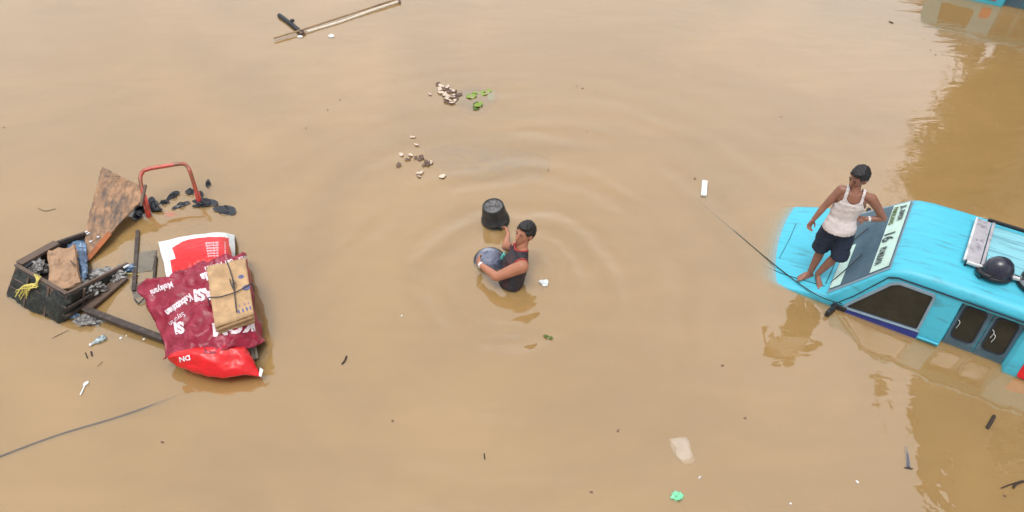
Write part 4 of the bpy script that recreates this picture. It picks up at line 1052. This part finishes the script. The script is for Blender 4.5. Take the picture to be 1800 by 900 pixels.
for k, (a, b_) in enumerate((((436, 612, .12), (439, 630, .06)), ((442, 611, .12), (446, 632, .05)), ((448, 610, .12), (452, 630, .04)))):
    plank('wooden_lath', a, b_, .03, .02, M['greyboard'], ('left', 'middle', 'right')[k] + ' one of three short grey laths sticking out right of the red sack', 'lath')
under('grey_cloth', [(440, 618), (462, 600), (478, 610), (470, 632), (458, 648), (446, 636)], -.012, M['greyboard'], 'greenish cloth awash at the right end of the red sack', 'cloth')

cb = empty('cardboard_bundle', at(405, 520, .4)); tag(cb, 'flattened brown cardboard boxes tied with string lying on the maroon banner', 'cardboard')
q0, q1, q2, q3 = at(363, 470, .56), at(431, 454, .54), at(446, 552, .50), at(378, 576, .55)
nrm = (q1 - q0).cross(q3 - q0).normalized(); nrm = nrm if nrm.z > 0 else -nrm
def bil(u, v): return q0.lerp(q1, u).lerp(q3.lerp(q2, u), v)
for L_ in range(5):
    vs, fs = [], []; N_ = 14; off = -.036 * L_
    for i in range(N_ + 1):
        for j in range(N_ + 1):
            u, v = i / N_, j / N_; uu = .5 + (u - .5) * (1 - .02 * L_) + .012 * math.sin(L_ * 5); vv = .5 + (v - .5) * (1 - .015 * L_) - .01 * math.cos(L_ * 3)
            p = bil(uu, vv) + nrm * (off + .012 * noise.noise(V((u * 3, v * 3, L_ * 7))) - .020 * math.exp(-((u - .48) / .05) ** 2) * (L_ == 0) * .5 + (-.012 if abs(v - .27) < .02 and L_ == 0 else 0)); vs.append(p)
    for i in range(N_):
        for j in range(N_): a = i * (N_ + 1) + j; fs.append((a, a + 1, a + N_ + 2, a + N_ + 1))
    o = mesh_obj('cardboard_sheet', vs, fs, M['card'], cb, True); md = o.modifiers.new('t', 'SOLIDIFY'); md.thickness = .028; md.offset = -1
    if L_ == 0: top = o
tC = BVHTree.FromPolygons([v.co + parent_origin(cb) + top.location for v in top.data.vertices], [tuple(p.vertices) for p in top.data.polygons])
def on_card(x, y, lift=.022):
    eye = V((0, 0, H)); h_ = tC.ray_cast(eye, (at(x, y, 0) - eye).normalized())
    return (h_[0] + nrm * lift) if h_[0] else None
for line in ([(400, 464), (406, 480), (411, 500), (413, 518), (416, 545), (417, 564)], [(372, 525), (388, 524), (412, 517), (428, 509), (438, 503)]):
    pts = [p for p in (on_card(*c) for c in line) if p]
    pts = [pts[0] + (pts[0] - pts[1]).normalized() * .04 - nrm * .14, pts[0] + (pts[0] - pts[1]).normalized() * .035 - nrm * .02] + pts + [pts[-1] + (pts[-1] - pts[-2]).normalized() * .035 - nrm * .02, pts[-1] + (pts[-1] - pts[-2]).normalized() * .04 - nrm * .14]
    bm = bmesh.new(); tube(bm, crv(pts, 5), .0065, 6); bm_obj('string', bm, M['string'], cb)
bm = bmesh.new()
for d_ in ((-5, -20), (2, -18), (5, -14)): tube(bm, crv([on_card(412, 513, .026), on_card(410 + d_[0] * .6, 513 + d_[1] * .5, .05), on_card(410 + d_[0], 513 + d_[1], .024)], 4), .006, 5)
bm_obj('knot', bm, M['string'], cb)
for (x, y, r_) in ((424, 487, .030), (436, 484, .026), (433, 506, .040)):
    p = on_card(x, y, .004)
    if p:
        bm = bmesh.new(); MT = Matrix.Translation(p) @ nrm.to_track_quat('Z', 'Y').to_matrix().to_4x4()
        lathe(bm, [(r_ * .45, 0), (r_ * .95, 0), (r_, .0015), (r_ * .45, .0015)], 20, MT); lathe(bm, [(0, 0.0005), (r_ * .25, .0005), (r_ * .25, .002), (0, .002)], 12, MT); bm_obj('blue_stamp', bm, M['blueink'], cb)
lettering('FRAGILE', 421, 556, -18, 6, tC, M['blueink'], cb, .01, .9, 'printed_line', .006) if False else None
bm = bmesh.new()
for k, (x, y) in enumerate(((420, 548), (427, 546), (434, 543), (440, 541), (421, 538), (430, 535), (437, 533))):
    p = on_card(x, y, .004)
    if p: add_box(bm, p, (.05 if k < 4 else .04, .016 if k < 4 else .006, .002), Matrix.Rotation(.3, 3, 'Z') @ nrm.to_track_quat('Z', 'Y').to_matrix())
bm_obj('printed_mark', bm, M['blueink'], cb)

# ------------------------------------------------------------------ floating things
bp = empty('bamboo_pole', at(590, 35, .03)); tag(bp, 'long thin bamboo pole floating at the top of the photograph', 'pole')
bm = bmesh.new(); tube(bm, [at(481, 67, .05), at(520, 56, .05), at(600, 30, .05), at(702, -3, .06)], .017, 8); bm_obj('stick', bm, M['pole'], bp)
bm = bmesh.new(); tube(bm, [at(540, 56, .01), at(600, 38, .01), at(650, 20, .01), at(700, 3, .01)], .024, 8); bm_obj('pole_reflection', bm, mat('pale_reflection', (.66, .58, .48), .5), bp)  # pale tube modelled in place of the pole's reflection on the water
bm = bmesh.new(); tube(bm, [at(701, -6, .03), at(703, 5, .02)], .02, 8); bm_obj('binding', bm, M['husk_d'], bp)
pp = empty('black_pipe', at(510, 42, 0)); tag(pp, 'short black pipe crossing under the end of the bamboo pole', 'pipe')
bm = bmesh.new(); tube(bm, [at(491, 27, .025), at(510, 41, .025), at(530, 58, .02)], .042, 14); bm_obj('tube', bm, M['black'], pp, True)
bm = bmesh.new(); add_box(bm, at(514, 36, .06), (.06, .07, .04), Matrix.Rotation(.6, 3, 'Z'), .01); bm_obj('clip', bm, M['black'], pp)
bm = bmesh.new(); add_box(bm, at(529, 58, .03), (.06, .09, .05), Matrix.Rotation(.6, 3, 'Z'), .01); tube(bm, [at(532, 52, .07), at(537, 62, .0)], .012, 6); bm_obj('joint', bm, M['husk_d'], pp)
clump('foam_scrap', at(582, 63, .01), .05, M['white'], 'small white foam scrap below the bamboo pole', 'foam', sc=(1.2, .8, .4), seed=2)
clump('foam_scrap', at(527, 64, .01), .035, M['white'], 'white foam scrap at the crossing of the pipe and pole', 'foam', sc=(1.3, .8, .4), seed=8)
clump('foam_scrap', at(956, 497, .01), .05, M['white'], 'white foam scrap floating right of the wading man', 'foam', sc=(1, 1, .5), amp=.6, seed=12)
for i, (x, y) in enumerate(((202, 594), (243, 596))): clump('foam_scrap', at(x + 10, y, .0), .014, M['white'], ('tiny white foam crumb left of the load', 'tiny white foam crumb below the dark beam')[i], 'foam', seed=i)

ORD = ['topmost', 'second', 'third', 'fourth', 'fifth', 'sixth', 'seventh', 'eighth', 'ninth', 'tenth', 'eleventh', 'twelfth', 'thirteenth', 'fourteenth', 'fifteenth', 'sixteenth', 'seventeenth', 'eighteenth', 'nineteenth', 'twentieth', 'lowest']
def husk(x, y, r, dark, lab):
    bm = bmesh.new(); bmesh.ops.create_icosphere(bm, subdivisions=2, radius=1); sd_ = random.random() * 50
    R = Matrix.Rotation(random.random() * 6.3, 3, 'Z') @ Matrix.Rotation(random.uniform(-.6, .6), 3, 'X'); c = at(x, y, .008 + r * .25)
    for v in bm.verts:
        n = v.co.copy(); d = 1 + .75 * noise.noise(n * 1.4 + V((sd_, 0, 0))) + .3 * noise.noise(n * 4 + V((0, sd_, 0)))
        if n.z > .2: n.z = .35 - n.z * .5       # hollow cup
        v.co = c + R @ V((n.x * 1.25, n.y * .8, n.z * .75)) * d * r
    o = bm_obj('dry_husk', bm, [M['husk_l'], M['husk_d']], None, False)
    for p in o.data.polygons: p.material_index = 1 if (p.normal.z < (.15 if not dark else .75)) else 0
    tag(o, lab, 'husk', 'dry husks floating above the bucket')
CL1 = [(771, 147), (776, 150), (772, 155), (780, 156), (786, 152), (791, 156), (788, 160), (776, 162), (783, 165), (790, 167), (795, 158), (800, 160), (806, 166), (798, 166), (784, 172), (789, 175), (794, 180), (799, 176), (786, 178), (797, 170), (803, 172)]
CL1.sort(key=lambda q: (q[1], q[0]))
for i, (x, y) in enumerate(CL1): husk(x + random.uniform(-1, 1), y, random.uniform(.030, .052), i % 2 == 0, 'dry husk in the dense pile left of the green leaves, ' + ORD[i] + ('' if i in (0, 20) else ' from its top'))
husk(756, 165, .028, True, 'lone brown husk left of the dense pile')
CL2 = [(725, 240, 0), (733, 254, 0), (705, 271, 0), (722, 272, 1), (716, 279, 0), (731, 277, 0), (738, 280, 0), (741, 275, 1), (749, 283, 0), (745, 289, 0), (752, 288, 0), (758, 285, 1), (738, 303, 0), (736, 309, 1), (778, 309, 0), (701, 289, 0)]
CL2.sort(key=lambda q: (q[1], q[0]))
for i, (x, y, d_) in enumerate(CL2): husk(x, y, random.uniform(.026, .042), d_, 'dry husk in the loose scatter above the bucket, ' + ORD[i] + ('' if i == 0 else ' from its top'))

def leaf(px, py, z, ln, wd, deg, m, label, tx=0, cup=.2):
    if 'single' not in label: ln, wd = ln * 1.35, wd * 1.4
    bm = bmesh.new(); R = Matrix.Rotation(math.radians(deg), 3, 'Z') @ Matrix.Rotation(tx, 3, 'X'); c = at(px, py, z); n = 10; rows = []
    for i in range(n + 1):
        t = i / n; w_ = wd * math.sin(math.pi * min(1, t * .97 + .03)) ** .7 / 2
        rows.append([bm.verts.new(c + R @ V(((t - .5) * ln, w_ * k + .004 * math.sin(t * 20), cup * w_ * abs(k) + .012 * math.sin(t * 9)))) for k in (-1, -.5, 0, .5, 1)])
    for a, b_ in zip(rows, rows[1:]):
        for k in range(4): bm.faces.new((a[k], a[k + 1], b_[k + 1], b_[k]))
    o = bm_obj('leaf', bm, m, None, True); md = o.modifiers.new('t', 'SOLIDIFY'); md.thickness = .0025
    tag(o, label, 'leaf'); return o
leaf(829, 170, -.001, .13, .10, 20, M['leaf'], 'yellow-green round leaf nearest the husk pile')
leaf(842, 163, -.003, .17, .05, 12, M['leaf'], 'narrow light green leaf above the dark folded leaf')
leaf(855, 163, -.004, .17, .08, 50, M['leaf'], 'half sunk light green leaf, rightmost of the cluster')
leaf(839, 187, .012, .15, .11, 60, M['leafd'], 'dark olive folded leaf below the light green leaves', .5)
leaf(841, 184, .03, .13, .06, 40, M['leaf'], 'light green flap on the dark folded leaf', .4)
leaf(964, 593, .005, .12, .045, -20, M['leafd'], 'single dark green leaf below right of the wading man')
clump('green_plastic_scrap', at(1190, 872, .01), .05, M['mint'], 'small mint-green crumpled plastic scrap near the bottom edge', 'plastic scrap', sc=(1, .9, .6), amp=.7, fr=2.5, seed=4)
under('clear_film', [(1176, 770), (1208, 768), (1215, 790), (1222, 808), (1205, 814), (1184, 795)], -.007, mat('clear_film', (.62, .56, .52), .3), 'pale clear plastic film awash near the bottom of the photograph', 'plastic film')
# floating white block, rope ends
bm = bmesh.new(); beam(bm, at(1239, 318, .012), at(1237, 344, .012), .075, .035, bev=.008); fb = bm_obj('foam_block', bm, M['white']); tag(fb, 'white oblong foam block floating left of the rope', 'foam block')
bm = bmesh.new(); tube(bm, crv([at(1212, 332, -.07), at(1228, 352, -.035), at(1262, 382, -.014), at(1300, 414, -.002), at(1350, 456, .008), at(1396, 492, .065), at(1425, 512, .095), at(1450, 525, .115), at(1480, 534, .12)], 8), .0062, 8)
tag(bm_obj('mooring_rope', bm, M['roped'], None, True), 'thin dark rope running from the water to the bonnet of the blue minivan', 'rope')
bm = bmesh.new(); tube(bm, crv([at(-30, 814, -.003), at(0, 803, -.004), at(100, 766, -.006), at(200, 736, -.006), at(270, 712, -.010), at(330, 688, -.05)], 8), .013, 8)
tag(bm_obj('sunken_rope', bm, M['ropeg'], None, True), 'grey rope just under the water from the left edge to the red sack', 'rope')
# bottle, spoon, twigs
bt = empty('plastic_bottle', at(170, 599, 0)); tag(bt, 'clear plastic bottle floating between the spoon and the dark beam', 'bottle')
ax_ = (at(186, 592, .01) - at(157, 607, .01)); MBt = Matrix.Translation(at(157, 607, .012)) @ ax_.normalized().to_track_quat('Z', 'Y').to_matrix().to_4x4(); Lb = ax_.length
bm = bmesh.new(); lathe(bm, [(0, .02), (.013, .02), (.013, .05), (.034, .09), (.036, .11), (.033, .125), (.036, .14), (.036, Lb - .02), (.03, Lb), (0, Lb)], 20, MBt); bm_obj('body', bm, M['bottle'], bt, True)
bm = bmesh.new(); lathe(bm, [(0, 0), (.015, 0), (.015, .022), (0, .022)], 14, MBt); bm_obj('cap', bm, M['white'], bt)
sp = empty('plastic_spoon', at(147, 682, 0)); tag(sp, 'white plastic spoon floating above the sunken rope', 'spoon')
bm = bmesh.new(); beam(bm, at(141, 694, .008), at(149, 677, .008), .014, .004); bm_obj('handle', bm, M['white'], sp)
bm = bmesh.new(); bmesh.ops.create_icosphere(bm, subdivisions=3, radius=1, matrix=Matrix.Translation(at(151, 674, .006)) @ Matrix.Rotation(1.0, 4, 'Z') @ Matrix.Diagonal((.032, .022, .007, 1))); bm_obj('bowl', bm, M['white'], sp, True)
def twig(pts, r, label, m=None, nm='twig', cat='twig'):
    bm = bmesh.new(); tube(bm, crv([at(*p) for p in pts], 4), r, 6); tag(bm_obj(nm, bm, m or M['twig']), label, cat)
twig([(1735, 753, .0), (1741, 744, .012), (1748, 731, .008)], .018, 'thick dark twig below the red-lamped end of the minivan')
twig([(1760, 858, .004), (1775, 852, .008), (1797, 845, .004)], .006, 'thin twig in the bottom right corner')
twig([(1781, 858, .004), (1786, 851, .01), (1799, 846, .006)], .011, 'short thick twig in the bottom right corner')
twig([(1590, 822, .0), (1604, 824, .004)], .008, 'dark tip of the grey stick at the lower right')
twig([(1592, 786, -.02), (1595, 805, -.012), (1597, 822, 0)], .018, 'sunken grey-blue stick at the lower right', M['sub'], 'stick', 'stick')
twig([(90, 596, -.004), (105, 588, .002), (122, 580, -.004)], .004, 'curved thin twig below the handcart')
twig([(67, 366, .002), (80, 371, .003), (98, 367, .002)], .004, 'thin wavy twig left of the plywood board')
twig([(851, 797, .002), (852, 807, .003)], .006, 'tiny upright twig near the bottom middle')
twig([(601, 640, .004), (606, 634, .006), (609, 626, .006)], .011, 'small dark purple twig left of the ripples')
twig([(150, 620, .002), (154, 630, .002)], .006, 'tiny twig below the clear bottle'); twig([(162, 626, 0), (160, 618, .004)], .009, 'tiny dark scrap under the clear bottle')
twig([(172, 644, .001), (180, 636, .002)], .003, 'faint thin twig right of the clear bottle')
twig([(1563, 38, .003), (1570, 41, .003)], .012, 'tiny dark scrap near the top right shade', nm='scrap', cat='scrap')
SP = [(1222, 314, 1), (1086, 757, 1), (1507, 847, 0), (1040, 865, 1), (1230, 839, 0), (1724, 29, 1), (1024, 155, 1), (1014, 151, 1), (964, 299, 1), (285, 777, 1), (1645, 96, 1),
      (1740, 560, 1), (7, 224, 1), (576, 193, 1), (598, 175, 1), (1766, 872, 1), (1390, 885, 0), (706, 555, 0), (690, 740, 1), (1270, 642, 1), (1032, 230, 1), (1372, 205, 1), (1636, 88, 1), (538, 225, 1), (222, 590, 0), (1310, 735, 1)]
LM = [((870, 380), 'black bucket'), ((890, 480), 'wading man'), ((956, 497), 'foam scrap beside the wading man'), ((964, 593), 'single dark green leaf'), ((1190, 872), 'mint-green plastic scrap'), ((1198, 790), 'clear plastic film'),
      ((1597, 822), 'sunken grey-blue stick'), ((1741, 744), 'thick dark twig'), ((1780, 852), 'twigs of the bottom right corner'), ((1239, 330), 'white foam block'), ((1500, 300), 'head of the standing man'), ((380, 640), 'red plastic sack'),
      ((150, 682), 'white plastic spoon'), ((172, 599), 'clear plastic bottle'), ((605, 635), 'dark purple twig'), ((590, 40), 'bamboo pole'), ((790, 165), 'dense pile of husks'), ((730, 275), 'loose scatter of husks'), ((850, 280), 'large sunken dark sheet'),
      ((80, 370), 'wavy twig left of the plywood'), ((1370, 600), 'mirrored image of the standing man'), ((1750, 10), 'minivan in the top right corner'), ((852, 802), 'tiny upright twig at the bottom middle'), ((1690, 600), 'side doors of the blue minivan')]
seen = {}
for i, (x, y, d_) in enumerate(SP):
    (lx, ly), nm = min(LM, key=lambda q: math.hypot(q[0][0] - x, q[0][1] - y))
    dx, dy = x - lx, y - ly
    w_ = ('just ' if math.hypot(dx, dy) < 45 else 'well ' if math.hypot(dx, dy) > 110 else '') + (('right of' if dx > 0 else 'left of') if abs(dx) > abs(dy) else ('below' if dy > 0 else 'above'))
    lb = ('tiny dark speck ' if d_ else 'tiny white speck ') + w_ + ' the ' + nm
    seen[lb] = seen.get(lb, 0) + 1
    if seen[lb] > 1: lb = ['', '', 'another ', 'a third ', 'a fourth ', 'a fifth ', 'a sixth '][seen[lb]] + lb
    bm = bmesh.new(); bmesh.ops.create_icosphere(bm, subdivisions=1, radius=1, matrix=Matrix.Translation(at(x, y, .004)) @ Matrix.Rotation(i, 4, 'Z') @ Matrix.Diagonal((random.uniform(.012, .020), random.uniform(.007, .012), .006, 1)))
    for v in bm.verts: v.co += V((random.gauss(0, .002), random.gauss(0, .002), 0))
    tag(bm_obj('speck', bm, M['husk_d'] if d_ else M['white']), lb, 'speck', 'specks scattered over the open water')
